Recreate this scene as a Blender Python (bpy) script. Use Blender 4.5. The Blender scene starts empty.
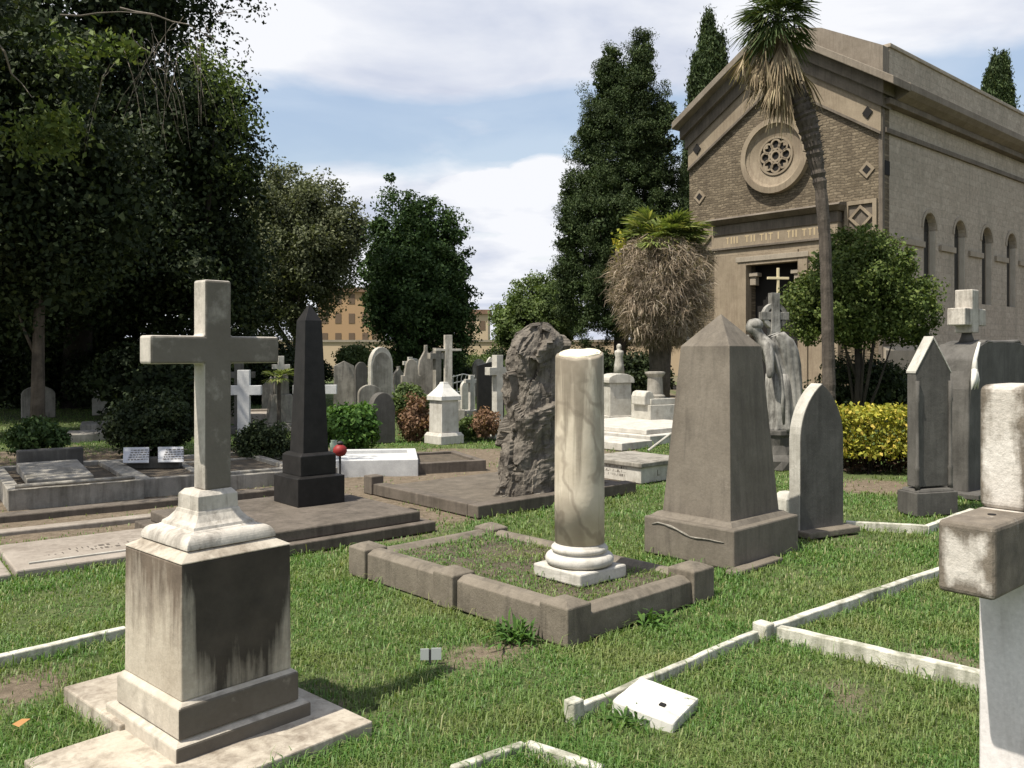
import bpy, bmesh, math, random
import numpy as np
from mathutils import Vector, Matrix, noise as mnoise

S = bpy.context.scene
C = S.collection
R = math.radians
F, HZ, EYE = 860.0, 352.0, 1.55      # focal length in pixels, horizon row, eye height
A = R(41.5)                          # the rows of graves and the chapel share this direction
UX, UY = math.cos(A), math.sin(A)

def G(px, py, z=0.0):
    Y = F*(EYE-z)/(py-HZ)
    return Vector(((px-512)/F*Y, Y, z))
def P(px, Y, z=0.0):
    return Vector(((px-512)/F*Y, Y, z))
def ZH(py, Y):
    return EYE+(HZ-py)*Y/F

# ------------------------------------------------------------------ materials
class NT:
    def __init__(s, name):
        s.m = bpy.data.materials.new(name); s.m.use_nodes = True
        s.t = s.m.node_tree; s.n = s.t.nodes; s.l = s.t.links
        s.bsdf = s.n['Principled BSDF']; s.out = s.n['Material Output']
        s.tc = s.n.new('ShaderNodeTexCoord')
    def new(s, typ, **kw):
        x = s.n.new(typ)
        for k, v in kw.items():
            if hasattr(x, k): setattr(x, k, v)
        return x
    def put(s, a, b):
        s.l.new(a, b)
    def mapping(s, scale=(1,1,1), loc=(0,0,0), rot=(0,0,0), src=None):
        m = s.n.new('ShaderNodeMapping')
        m.inputs['Scale'].default_value = scale; m.inputs['Location'].default_value = loc; m.inputs['Rotation'].default_value = rot
        s.put(src or s.tc.outputs['Object'], m.inputs['Vector']); return m.outputs[0]
    def noise(s, scale=5, detail=6, rough=.6, vec=None, dist=0):
        x = s.n.new('ShaderNodeTexNoise')
        x.inputs['Scale'].default_value = scale; x.inputs['Detail'].default_value = detail
        x.inputs['Roughness'].default_value = rough; x.inputs['Distortion'].default_value = dist
        s.put(vec or s.tc.outputs['Object'], x.inputs['Vector']); return x.outputs['Fac']
    def ramp(s, fac, stops):
        x = s.n.new('ShaderNodeValToRGB'); e = x.color_ramp.elements
        while len(e) < len(stops): e.new(.5)
        for i, (p, c) in enumerate(stops):
            e[i].position = p
            e[i].color = (c, c, c, 1) if isinstance(c, (int, float)) else (*c, 1)
        s.put(fac, x.inputs[0]); return x.outputs[0]
    def mix(s, fac, a, b, mode='MIX'):
        x = s.n.new('ShaderNodeMix'); x.data_type = 'RGBA'; x.blend_type = mode
        for sock, v in ((x.inputs[0], fac), (x.inputs[6], a), (x.inputs[7], b)):
            if isinstance(v, (int, float)): sock.default_value = v
            elif isinstance(v, tuple): sock.default_value = (*v, 1)
            else: s.put(v, sock)
        return x.outputs[2]
    def math(s, op, a, b=0.0, clamp=False):
        x = s.n.new('ShaderNodeMath'); x.operation = op; x.use_clamp = clamp
        for sock, v in ((x.inputs[0], a), (x.inputs[1], b)):
            if isinstance(v, (int, float)): sock.default_value = v
            else: s.put(v, sock)
        return x.outputs[0]
    def sep(s, vec=None):
        x = s.n.new('ShaderNodeSeparateXYZ'); s.put(vec or s.tc.outputs['Object'], x.inputs[0]); return x.outputs
    def maprange(s, v, a, b, c=0., d=1.):
        x = s.n.new('ShaderNodeMapRange'); x.interpolation_type = 'SMOOTHSTEP'
        for i, k in enumerate((a, b, c, d)): x.inputs[1+i].default_value = k
        s.put(v, x.inputs[0]); return x.outputs[0]
    def bump(s, h, strength=.3, dist=.02, nrm=None):
        x = s.n.new('ShaderNodeBump'); x.inputs['Strength'].default_value = strength; x.inputs['Distance'].default_value = dist
        s.put(h, x.inputs['Height'])
        if nrm: s.put(nrm, x.inputs['Normal'])
        return x.outputs[0]
    def done(s, col, rough=.8, nrm=None, spec=.3):
        if isinstance(col, tuple): s.bsdf.inputs['Base Color'].default_value = (*col, 1)
        else: s.put(col, s.bsdf.inputs['Base Color'])
        if isinstance(rough, (int, float)): s.bsdf.inputs['Roughness'].default_value = rough
        else: s.put(rough, s.bsdf.inputs['Roughness'])
        s.bsdf.inputs['Specular IOR Level'].default_value = spec
        if nrm: s.put(nrm, s.bsdf.inputs['Normal'])
        return s.m

def stone(name, c1, c2, stain=(.04,.034,.026), amt=.6, thr=.5, scale=5, rough=.85, bump=.35, zf=None, speck=.25, grow=None, growamt=.0, seed=0, lich=None, lichthr=.66):
    """weathered stone: mottled body colour, rain streaks, blotches, fine grain, optional lichen"""
    t = NT(name)
    oi = t.new('ShaderNodeObjectInfo')
    off = t.new('ShaderNodeVectorMath'); off.operation = 'ADD'
    sc = t.math('MULTIPLY', oi.outputs['Random'], 31.)
    cmb = t.new('ShaderNodeCombineXYZ')
    for i in range(3): t.put(sc, cmb.inputs[i])
    t.put(t.tc.outputs['Object'], off.inputs[0]); t.put(cmb.outputs[0], off.inputs[1])
    vec = off.outputs[0]
    base = t.ramp(t.noise(scale, 8, .62, vec), [(.32, c1), (.68, c2)])
    fine = t.noise(scale*14, 5, .7, vec)
    base = t.mix(speck, base, t.ramp(fine, [(.3, .25), (.7, 1.)]), 'MULTIPLY')
    streak = t.noise(1, 6, .65, t.mapping((16, 16, 1.3), src=vec), .4)
    blot = t.noise(scale*.55, 7, .65, vec, .3)
    f = t.math('ADD', t.math('MULTIPLY', streak, .5), t.math('MULTIPLY', blot, .5))
    if zf:
        zz = t.maprange(t.sep()[2], zf[0], zf[1], -.22, .16)
        f = t.math('ADD', f, zz)
    f = t.ramp(f, [(thr-.06, 0.), (thr+.1, 1.)])
    col = t.mix(t.math('MULTIPLY', f, amt), base, stain)
    if lich:
        lf = t.ramp(t.noise(scale*2.6, 6, .7, vec), [(lichthr, 0.), (lichthr+.06, 1.)])
        col = t.mix(t.math('MULTIPLY', lf, .8), col, lich)
    h = t.math('ADD', t.math('MULTIPLY', fine, .5), t.noise(scale*3, 6, .6, vec))
    return t.done(col, rough, t.bump(h, bump, .012), .25)

def leafmat(name, c1, c2, c3=None, trans=.25, rough=.65, spec=.18):
    t = NT(name)
    g = t.new('ShaderNodeNewGeometry')
    stops = [(0., c1), (.75, c2), (1., c3 or c2)]
    col = t.ramp(g.outputs['Random Per Island'], stops)
    big = t.ramp(t.noise(.9, 3, .5), [(.35, .72), (.65, 1.15)])
    col = t.mix(1., col, big, 'MULTIPLY')
    t.done(col, rough, None, spec)
    tr = t.new('ShaderNodeBsdfTranslucent')
    t.put(t.mix(1., col, (1.2, 1.25, .6), 'MULTIPLY'), tr.inputs[0])
    mx = t.new('ShaderNodeMixShader'); mx.inputs[0].default_value = trans
    t.put(t.bsdf.outputs[0], mx.inputs[1]); t.put(tr.outputs[0], mx.inputs[2]); t.put(mx.outputs[0], t.out.inputs[0])
    return t.m

M = {}
def pedestal_mat():
    """pale marble block with rain stains on its faces, the shaded side painted darker"""
    t = NT('stained_shaded_marble_block')
    base = t.ramp(t.noise(4.5, 8, .62), [(.32, (.36,.31,.24)), (.68, (.52,.465,.375))])
    fine = t.noise(60, 5, .7)
    base = t.mix(.25, base, t.ramp(fine, [(.3, .3), (.7, 1.)]), 'MULTIPLY')
    x, y, z = t.sep()
    h = t.math('MULTIPLY', t.math('SUBTRACT', z, .245), .9/.51)
    ed = t.math('SUBTRACT', .5, t.math('ABSOLUTE', t.math('DIVIDE', t.math('SUBTRACT', x, .29), .473)))
    ed = t.math('MULTIPLY', t.math('MINIMUM', ed, .28), 2.3)
    streak = t.noise(1, 6, .65, t.mapping((17, 17, 1.5)), .4)
    v = t.math('ADD', t.math('ADD', h, ed), t.math('MULTIPLY', t.math('SUBTRACT', t.noise(5, 6, .6), .5), .7))
    v = t.math('ADD', t.math('ADD', v, .07), t.math('MULTIPLY', t.math('SUBTRACT', streak, .5), 1.5))
    f = t.ramp(v, [(.30, 0.), (.84, 1.)])
    ny = t.maprange(t.math('MULTIPLY', t.sep(t.tc.outputs['Normal'])[1], -1.), .5, .9, 0., 1.)  # stain on the side away from the sun also carries painted shade
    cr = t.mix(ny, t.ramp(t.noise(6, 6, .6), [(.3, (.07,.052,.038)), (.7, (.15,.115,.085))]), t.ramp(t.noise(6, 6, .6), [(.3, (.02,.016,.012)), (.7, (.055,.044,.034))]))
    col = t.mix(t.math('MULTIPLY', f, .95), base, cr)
    return t.done(col, .85, t.bump(t.math('ADD', t.math('MULTIPLY', fine, .5), t.noise(14, 6, .6)), .3, .012), .25)
M['pedestal'] = pedestal_mat()
def crusted(name, c1, c2, c3, amt, scale, shade_amt):
    """steps of the same marble, blotchy crust, and shade painted on the faces turned from the sun"""
    t = NT(name)
    base = t.ramp(t.noise(5, 8, .62), [(.32, c1), (.68, c2)])
    fine = t.noise(60, 5, .7)
    base = t.mix(.25, base, t.ramp(fine, [(.3, .3), (.7, 1.)]), 'MULTIPLY')
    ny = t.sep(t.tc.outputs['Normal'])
    shade_side = t.maprange(t.math('MULTIPLY', ny[1], -1.), .5, .9, 0., shade_amt)  # shade of the sunless side, put in as extra dark crust colour
    v = t.math('ADD', t.math('ADD', t.math('MULTIPLY', t.noise(scale, 7, .65), .8), t.math('MULTIPLY', t.noise(1, 5, .6, t.mapping((9, 9, 2))), .25)), shade_side)
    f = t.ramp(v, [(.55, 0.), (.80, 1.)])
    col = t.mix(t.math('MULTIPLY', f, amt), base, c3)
    return t.done(col, .85, t.bump(t.math('ADD', t.math('MULTIPLY', fine, .5), t.noise(14, 6, .6)), .3, .012), .25)
M['pedestal_base'] = crusted('stained_shaded_marble_step', (.37,.325,.26), (.54,.49,.405), (.05,.041,.031), .84, 5.5, .34)
M['cross_body'] = crusted('lichened_shaded_marble', (.36,.33,.28), (.54,.50,.435), (.085,.072,.056), .84, 6.5, .30)
M['cross_stone'] = stone('weathered_marble', (.40,.365,.31), (.58,.54,.47), (.085,.072,.058), .80, .53, 5, lich=(.15,.125,.09), lichthr=.63)
M['slab_stone'] = stone('worn_travertine', (.35,.305,.24), (.51,.46,.375), (.12,.092,.065), .78, .53, 4)
M['kerb_stone'] = stone('brown_kerb_stone', (.135,.115,.087), (.20,.172,.133), (.06,.052,.04), .7, .55, 6, bump=.5, lich=(.27,.26,.21), lichthr=.7)
M['obelisk_stone'] = stone('grey_brown_peperino', (.132,.113,.088), (.19,.165,.131), (.07,.06,.048), .65, .53, 3.2, bump=.4, lich=(.25,.23,.19), lichthr=.73)
M['dark_stone'] = stone('dark_grey_stone', (.078,.073,.064), (.128,.12,.106), (.04,.037,.032), .6, .52, 4, bump=.3, lich=(.17,.165,.14), lichthr=.72)
M['edge_stone'] = stone('pale_edge_stone', (.36,.34,.29), (.52,.5,.44), (.15,.14,.115), .6, .58, 7)
M['black_stone'] = stone('black_granite', (.012,.011,.010), (.024,.022,.02), (.008,.008,.007), .4, .55, 9, rough=.5, bump=.12, speck=.4, lich=(.05,.046,.04), lichthr=.74)
M['white_marble'] = stone('white_marble', (.42,.395,.345), (.58,.555,.495), (.19,.17,.13), .6, .55, 6, bump=.2)
M['bright_white'] = stone('clean_white_marble', (.52,.505,.455), (.65,.635,.575), (.25,.235,.18), .6, .57, 6, bump=.12, speck=.12)
M['kerb_white'] = stone('white_painted_kerb', (.47,.45,.37), (.63,.61,.52), (.13,.135,.085), .85, .52, 9, bump=.4)
M['shade_white'] = stone('cool_white_marble', (.45,.45,.44), (.57,.57,.55), (.22,.22,.2), .5, .6, 6, bump=.15)
M['mid_stone'] = stone('lichened_grey_stone', (.24,.22,.185), (.36,.335,.285), (.09,.083,.066), .75, .51, 5, lich=(.13,.13,.08))
M['ledger_stone'] = stone('grey_brown_ledger', (.25,.215,.175), (.34,.30,.25), (.15,.125,.098), .7, .52, 3, bump=.3, lich=(.42,.4,.33), lichthr=.7)
M['tomb_stone'] = stone('brown_tomb_slab', (.10,.084,.065), (.155,.13,.105), (.05,.042,.033), .7, .52, 4, lich=(.3,.28,.23), lichthr=.7)
def crust_mat():
    """marble with black crust gathered round its edges"""
    t = NT('lichen_crusted_marble')
    base = t.ramp(t.noise(7, 8, .62), [(.32, (.44,.40,.345)), (.68, (.66,.62,.56))])
    fine = t.noise(90, 5, .7)
    base = t.mix(.3, base, t.ramp(fine, [(.3, .3), (.7, 1.)]), 'MULTIPLY')
    x, y, z = t.sep()
    dy = t.math('ABSOLUTE', t.math('DIVIDE', t.math('SUBTRACT', y, .079), .079))
    dz = t.math('ABSOLUTE', t.math('DIVIDE', t.math('SUBTRACT', z, .952), .106))
    dz = t.math('MULTIPLY', dz, t.math('LESS_THAN', x, .285))
    e = t.math('MULTIPLY', t.math('POWER', t.math('MINIMUM', t.math('MAXIMUM', dy, dz), 1.1), 2.4), .32)
    n = t.math('ADD', t.math('MULTIPLY', t.noise(9, 8, .68), .75), t.math('MULTIPLY', t.noise(1, 6, .65, t.mapping((22, 22, 3)), .3), .45))
    v = t.math('ADD', e, n)
    f = t.ramp(v, [(.625, 0.), (.80, 1.)])
    col = t.mix(t.math('MULTIPLY', f, .85), base, t.ramp(t.noise(14, 6, .6), [(.3, (.045,.034,.022)), (.7, (.14,.11,.075))]))
    lf = t.ramp(t.noise(17, 6, .7), [(.66, 0.), (.74, .75)])
    col = t.mix(lf, col, (.20,.165,.10))
    return t.done(col, .88, t.bump(t.math('ADD', t.math('MULTIPLY', fine, .6), t.noise(22, 6, .6)), .4, .012), .2)
M['near_cross'] = crust_mat()
M['near_shaft'] = stone('pale_marble_shaft', (.60,.565,.54), (.72,.685,.66), (.25,.22,.19), .6, .62, 5, bump=.2)
M['plaque'] = stone('grey_plaque', (.40,.40,.40), (.50,.50,.50), (.25,.25,.25), .5, .6, 10, bump=.1)
M['boulder'] = stone('rugged_rock', (.115,.099,.08), (.215,.19,.155), (.036,.031,.026), .85, .53, 8, bump=1., lich=(.27,.25,.21), lichthr=.68)
M['statue'] = stone('statue_marble', (.235,.225,.20), (.37,.355,.315), (.05,.047,.04), .85, .50, 8, lich=(.12,.12,.10))
M['gilt'] = NT('aged_gilt').done((.62,.53,.33), .5)
M['faded'] = NT('faded_lettering').done((.40,.315,.19), .8)
M['dark_hole'] = NT('dark_recess').done((.012,.011,.01), .9)
M['window_glass'] = NT('dark_window_glass').done((.015,.017,.018), .15, None, .6)
M['ink'] = NT('worn_lettering').done((.10,.085,.068), .9)
M['red'] = NT('red_glass').done((.22,.02,.018), .55, None, .3)
M['iron'] = NT('dark_iron').done((.03,.03,.03), .6)
M['plate'] = NT('grey_plastic_marker').done((.36,.38,.36), .6)
M['jar'] = NT('green_jar').done((.22,.27,.2), .35)

def column_mat():
    t = NT('veined_column_marble')
    v = t.mapping((1, 1, 1), rot=(.35, .5, 0))
    base = t.ramp(t.noise(4, 7, .6), [(.3, (.40,.345,.26)), (.7, (.56,.50,.395))])
    w = t.new('ShaderNodeTexWave'); w.inputs['Scale'].default_value = .9; w.inputs['Distortion'].default_value = 9; w.inputs['Detail'].default_value = 5; w.inputs['Detail Scale'].default_value = 1.3
    t.put(v, w.inputs[0])
    vein = t.ramp(w.outputs['Fac'], [(0., 1.), (.16, .55), (.35, 0.)])
    col = t.mix(t.math('MULTIPLY', vein, .5), base, (.24,.20,.15))
    fw = t.new('ShaderNodeTexWave'); fw.inputs['Scale'].default_value = 2.1; fw.inputs['Distortion'].default_value = 14; fw.inputs['Detail'].default_value = 4
    t.put(t.mapping((1,1,.8), rot=(-.4, .7, .3)), fw.inputs[0])
    col = t.mix(t.math('MULTIPLY', t.ramp(fw.outputs['Fac'], [(0., 1.), (.12, 0.)]), .5), col, (.2,.165,.125))
    st = t.noise(1, 6, .65, t.mapping((13, 13, 1.0)), .5)
    zz = t.maprange(t.sep()[2], .5, 1.35, -.12, .1)
    f = t.ramp(t.math('ADD', st, zz), [(.46, 0.), (.62, 1.)])
    col = t.mix(t.math('MULTIPLY', f, .72), col, (.15,.125,.09))
    return t.done(col, .7, t.bump(t.noise(40, 5, .6), .2, .01), .3)
M['column'] = column_mat()

def brick_mat(name, c1, c2, mortar, bw, bh, swap, msize=.012, bumpk=.6, stainc=(.07,.055,.04), stainamt=.45):
    t = NT(name)
    s = t.sep()
    cmb = t.new('ShaderNodeCombineXYZ')
    t.put(s[1 if swap else 0], cmb.inputs[0]); t.put(s[2], cmb.inputs[1])
    nz = t.noise(2.2, 3, .5)
    wob = t.new('ShaderNodeVectorMath'); wob.operation = 'ADD'
    w2 = t.new('ShaderNodeCombineXYZ'); t.put(t.math('MULTIPLY', t.math('SUBTRACT', t.noise(5, 4, .6), .5), .16), w2.inputs[0]); t.put(t.math('MULTIPLY', t.math('SUBTRACT', nz, .5), .14), w2.inputs[1])
    t.put(cmb.outputs[0], wob.inputs[0]); t.put(w2.outputs[0], wob.inputs[1])
    b = t.new('ShaderNodeTexBrick')
    b.inputs['Color1'].default_value = (*c1, 1); b.inputs['Color2'].default_value = (*c2, 1); b.inputs['Mortar'].default_value = (*mortar, 1)
    b.inputs['Scale'].default_value = 1; b.inputs['Mortar Size'].default_value = msize; b.inputs['Brick Width'].default_value = bw; b.inputs['Row Height'].default_value = bh
    b.inputs['Bias'].default_value = 0; b.inputs['Mortar Smooth'].default_value = .4
    t.put(wob.outputs[0], b.inputs['Vector'])
    col = t.mix(.55, b.outputs['Color'], t.ramp(t.noise(7, 7, .7), [(.3, .4), (.7, 1.4)]), 'MULTIPLY')
    stn = t.math('MULTIPLY', t.ramp(t.noise(1, 6, .6, t.mapping((1.6, 1.6, .35))), [(.48, 0.), (.68, 1.)]), stainamt)
    col = t.mix(stn, col, stainc)
    return t.done(col, .9, t.bump(t.math('ADD', t.math('MULTIPLY', b.outputs['Fac'], -.8), t.math('MULTIPLY', t.noise(16, 6, .65), .8)), bumpk, .03), .15)
M['facade'] = brick_mat('rough_tuff_courses', (.115,.092,.062), (.215,.175,.12), (.125,.102,.072), .25, .088, True, .016, 1.)
M['sidewall'] = brick_mat('pale_side_masonry', (.325,.28,.222), (.37,.322,.258), (.275,.236,.187), .6, .24, False, .01, .25, (.17,.155,.12), .4)
M['trim'] = stone('tan_facade_stone', (.215,.173,.12), (.305,.25,.178), (.14,.105,.075), .6, .54, 1.6, bump=.3)
M['cornice'] = stone('brown_cornice', (.12,.10,.078), (.19,.16,.125), (.06,.05,.04), .6, .5, 1.5)
M['weathered'] = stone('weathered_cornice_stone', (.165,.138,.105), (.235,.20,.158), (.09,.075,.057), .6, .53, 1.5)
M['pale_jamb'] = stone('pale_jamb_face', (.43,.39,.32), (.53,.485,.405), (.3,.265,.21), .5, .55, 2)
M['sidetrim'] = stone('grey_tan_moulding', (.27,.232,.178), (.34,.294,.23), (.15,.128,.098), .55, .54, 1.5)
M['roof'] = stone('terracotta_roof', (.2,.12,.08), (.28,.17,.11), (.1,.07,.05), .5, .5, 2)
M['tower_block'] = NT('ochre_plaster').done((.36,.235,.13), .9)
M['shutter'] = NT('brown_shutter').done((.13,.09,.06), .9)
M['tower_pale'] = NT('pale_ochre_plaster').done((.46,.36,.24), .9)
M['bark'] = stone('bark', (.075,.06,.045), (.14,.115,.088), (.03,.025,.02), .7, .5, 7, bump=1., rough=.95)
M['bark_dark'] = stone('dark_bark', (.035,.03,.024), (.06,.05,.04), (.02,.018,.015), .6, .5, 7, bump=1., rough=.95)
M['palm_bark'] = stone('palm_bark', (.075,.062,.05), (.125,.105,.085), (.035,.03,.024), .7, .52, 9, bump=1., rough=.95)
M['leaf_dark'] = leafmat('dark_evergreen_leaf', (.014,.023,.009), (.034,.05,.018), (.065,.082,.03), .15)
M['leaf_olive'] = leafmat('olive_green_leaf', (.07,.083,.04), (.13,.145,.075), (.18,.19,.11), .22)
M['leaf_pine'] = leafmat('deep_green_leaf', (.024,.048,.014), (.056,.10,.03), (.085,.13,.042), .18)
M['leaf_cypress'] = leafmat('cypress_leaf', (.024,.042,.014), (.055,.083,.028), (.085,.11,.04), .14)
M['leaf_mid'] = leafmat('mid_green_leaf', (.065,.10,.03), (.12,.165,.055), (.17,.21,.085), .28)
M['leaf_bush'] = leafmat('bush_leaf', (.05,.08,.02), (.11,.148,.038), (.17,.20,.06), .25)
M['leaf_fresh'] = leafmat('fresh_green_leaf', (.045,.10,.02), (.085,.17,.035), (.13,.22,.05), .3)
M['leaf_yellow'] = leafmat('golden_leaf', (.17,.20,.03), (.42,.39,.06), (.55,.42,.09), .25)
M['leaf_brown'] = leafmat('withered_leaf', (.12,.07,.04), (.24,.14,.085), (.30,.20,.12), .2)
M['leaf_red'] = leafmat('dark_red_shrub_leaf', (.03,.022,.014), (.065,.04,.026), (.09,.05,.035), .15)
M['frond'] = leafmat('palm_frond', (.035,.06,.02), (.075,.105,.034), (.12,.13,.05), .2)
M['frond_light'] = leafmat('bright_palm_frond', (.09,.125,.03), (.19,.23,.065), (.34,.33,.12), .3)
M['frond_dead'] = leafmat('dead_palm_frond', (.13,.10,.072), (.32,.255,.185), (.50,.43,.34), .2, .8, .15)
M['frond_straw'] = leafmat('straw_palm_frond', (.14,.105,.068), (.28,.22,.14), (.55,.47,.30), .2, .8, .15)
M['twig'] = stone('bare_twig', (.14,.12,.095), (.22,.19,.155), (.08,.07,.05), .4, .55, 12)

def grass_mat():
    t = NT('grass_blades')
    g = t.new('ShaderNodeNewGeometry')
    col = t.ramp(g.outputs['Random Per Island'], [(0., (.055,.122,.022)), (.45, (.09,.182,.037)), (.84, (.15,.23,.062)), (1., (.27,.26,.12))])
    big = t.noise(1.3, 5, .6, t.tc.outputs['Object'])
    col = t.mix(t.ramp(big, [(.45, 0.), (.66, .6)]), col, (.215,.215,.08))
    t.done(col, .5, None, .3)
    tr = t.new('ShaderNodeBsdfTranslucent'); t.put(t.mix(1., col, (1.1,1.3,.5), 'MULTIPLY'), tr.inputs[0])
    mx = t.new('ShaderNodeMixShader'); mx.inputs[0].default_value = .3
    t.put(t.bsdf.outputs[0], mx.inputs[1]); t.put(tr.outputs[0], mx.inputs[2]); t.put(mx.outputs[0], t.out.inputs[0])
    return t.m
M['grass'] = grass_mat()

def ground_mat():
    t = NT('turf_and_soil')
    at = t.new('ShaderNodeAttribute'); at.attribute_name = 'soil'
    green = t.ramp(t.noise(9, 8, .7), [(.3, (.05,.068,.024)), (.55, (.085,.108,.042)), (.75, (.155,.15,.075))])
    soil = t.ramp(t.noise(14, 8, .7), [(.25, (.085,.068,.047)), (.5, (.155,.123,.087)), (.78, (.25,.205,.15))])
    f = t.math('ADD', at.outputs['Fac'], t.math('MULTIPLY', t.math('SUBTRACT', t.noise(22, 5, .7), .5), .7))
    col = t.mix(t.ramp(f, [(.38, 0.), (.62, 1.)]), green, soil)
    return t.done(col, .95, t.bump(t.noise(45, 6, .7), .7, .03), .1)
M['ground'] = ground_mat()
M['soil'] = stone('bare_soil', (.075,.06,.042), (.135,.108,.076), (.045,.038,.028), .6, .52, 9, bump=.9)
M['path'] = stone('trodden_earth_path', (.10,.084,.064), (.165,.14,.108), (.06,.05,.038), .5, .53, 6, bump=.6)

# ------------------------------------------------------------------ mesh building
class MB:
    def __init__(s): s.v = []; s.f = []
    def add(s, vs, fs):
        o = len(s.v); s.v += [tuple(v) for v in vs]; s.f += [tuple(i+o for i in f) for f in fs]; return s
    def box(s, x0, x1, y0, y1, z0, z1):
        return s.loft([[(x0,y0,z0),(x1,y0,z0),(x1,y1,z0),(x0,y1,z0)], [(x0,y0,z1),(x1,y0,z1),(x1,y1,z1),(x0,y1,z1)]])
    def loft(s, rings, cap=True):
        n = len(rings[0]); vs = [p for r in rings for p in r]; fs = []
        for k in range(len(rings)-1):
            for i in range(n):
                j = (i+1) % n
                fs.append((k*n+i, k*n+j, (k+1)*n+j, (k+1)*n+i))
        if cap: fs += [tuple(range(n-1, -1, -1)), tuple((len(rings)-1)*n+i for i in range(n))]
        return s.add(vs, fs)
    def stack(s, prof, cx=0, cy=0):
        """rectangular moulding: rows of (z, half-x, half-y)"""
        return s.loft([[(cx-hx,cy-hy,z),(cx+hx,cy-hy,z),(cx+hx,cy+hy,z),(cx-hx,cy+hy,z)] for z, hx, hy in prof])
    def lathe(s, prof, cx=0, cy=0, n=32):
        return s.loft([[(cx+r*math.cos(2*math.pi*i/n), cy+r*math.sin(2*math.pi*i/n), z) for i in range(n)] for z, r in prof])
    def prism(s, pts, a, b, axis='y'):
        """outline pts (h, z) extruded along axis from a to b"""
        if axis == 'y': ra = [(h, a, z) for h, z in pts]; rb = [(h, b, z) for h, z in pts]
        else: ra = [(a, h, z) for h, z in pts]; rb = [(b, h, z) for h, z in pts]
        return s.loft([ra, rb])
    def tube(s, path, rad, n=8):
        rings = []; path = [Vector(p) for p in path]
        for i, p in enumerate(path):
            d = (path[min(i+1, len(path)-1)]-path[max(i-1, 0)]).normalized()
            a = d.cross(Vector((0.31, .95, .05))).normalized(); b = d.cross(a)
            r = rad[i] if isinstance(rad, (list, tuple)) else rad
            rings.append([tuple(p+a*(r*math.cos(2*math.pi*k/n))+b*(r*math.sin(2*math.pi*k/n))) for k in range(n)])
        return s.loft(rings)
    def build(s, name, mat, parent=None, bevel=0., smooth=False, seg=2):
        me = bpy.data.meshes.new(name); me.from_pydata(s.v, [], s.f)
        bm = bmesh.new(); bm.from_mesh(me); bmesh.ops.recalc_face_normals(bm, faces=bm.faces); bm.to_mesh(me); bm.free()
        return link(name, me, mat, parent, bevel, smooth, seg)

def link(name, me, mat, parent=None, bevel=0., smooth=False, seg=2):
    me.materials.append(M[mat] if isinstance(mat, str) else mat)
    o = bpy.data.objects.new(name, me); C.objects.link(o)
    if parent: o.parent = parent
    if bevel:
        b = o.modifiers.new('worn_edges', 'BEVEL'); b.width = bevel; b.segments = seg; b.limit_method = 'ANGLE'; b.angle_limit = R(35)
    if smooth:
        me.polygons.foreach_set('use_smooth', [True]*len(me.polygons))
    return o

def npmesh(name, V, Q):
    """V (n,3) vertices, Q (m,k) faces"""
    me = bpy.data.meshes.new(name); k = Q.shape[1]
    me.vertices.add(len(V)); me.vertices.foreach_set('co', V.astype(np.float32).ravel())
    me.loops.add(Q.size); me.loops.foreach_set('vertex_index', Q.astype(np.int32).ravel())
    me.polygons.add(len(Q)); me.polygons.foreach_set('loop_start', np.arange(0, Q.size, k, dtype=np.int32))
    me.update(calc_edges=True); me.validate(); return me

def thing(name, label, cat, loc=(0,0,0), rot=0., group=None):
    o = bpy.data.objects.new(name, None); o.empty_display_size = .2; C.objects.link(o)
    o.location = loc; o.rotation_euler = (0, 0, rot)
    o['label'] = label; o['category'] = cat
    if group: o['group'] = group
    return o
def tag(o, label, cat, group=None, kind=None):
    if label: o['label'] = label
    if cat: o['category'] = cat
    if group: o['group'] = group
    if kind: o['kind'] = kind
    return o
def copy_tree(o, parent=None):
    c = o.copy(); C.objects.link(c)
    if parent: c.parent = parent
    for ch in o.children: copy_tree(ch, c)
    return c

EXCL = []     # footprints where no grass grows
def excl(loc, rot, x0, x1, y0, y1):
    EXCL.append((loc[0], loc[1], rot, x0, x1, y0, y1))
def inside(X, Y, e, pad=0.):
    dx, dy = X-e[0], Y-e[1]; c, s = math.cos(e[2]), math.sin(e[2])
    u = dx*c+dy*s; v = -dx*s+dy*c
    return (u > e[3]-pad) & (u < e[4]+pad) & (v > e[5]-pad) & (v < e[6]+pad)

def roughen(o, cuts=3, amp=.006, freq=9., seed=0):
    """chip and wear: subdivide and push the surface about"""
    me = o.data; bm = bmesh.new(); bm.from_mesh(me)
    bmesh.ops.subdivide_edges(bm, edges=bm.edges, cuts=cuts, use_grid_fill=True)
    for v in bm.verts:
        n = mnoise.fractal(v.co*freq+Vector((seed, seed*1.7, 0)), 1., 2., 4)
        v.co += v.normal*(n*amp)
    bm.to_mesh(me); bm.free()

# ------------------------------------------------------------------ camera, sun, sky
cam = bpy.data.cameras.new('camera'); co = bpy.data.objects.new('camera', cam); C.objects.link(co)
co.location = (0, 0, EYE); co.rotation_euler = (R(90), 0, 0)
cam.sensor_width = 36; cam.lens = F/1024*36; cam.shift_y = -(384-HZ)/1024; cam.clip_end = 3000; cam.clip_start = .05
S.camera = co
EL, BZ = R(61), R(33.5)
sd = Vector((-math.cos(EL)*math.cos(BZ), -math.cos(EL)*math.sin(BZ), math.sin(EL)))
sl = bpy.data.lights.new('sun', 'SUN'); sl.energy = 5.0; sl.angle = R(.5); sl.color = (1., .94, .84)
so = bpy.data.objects.new('sun', sl); C.objects.link(so); so.rotation_euler = sd.to_track_quat('Z', 'Y').to_euler()

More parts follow.
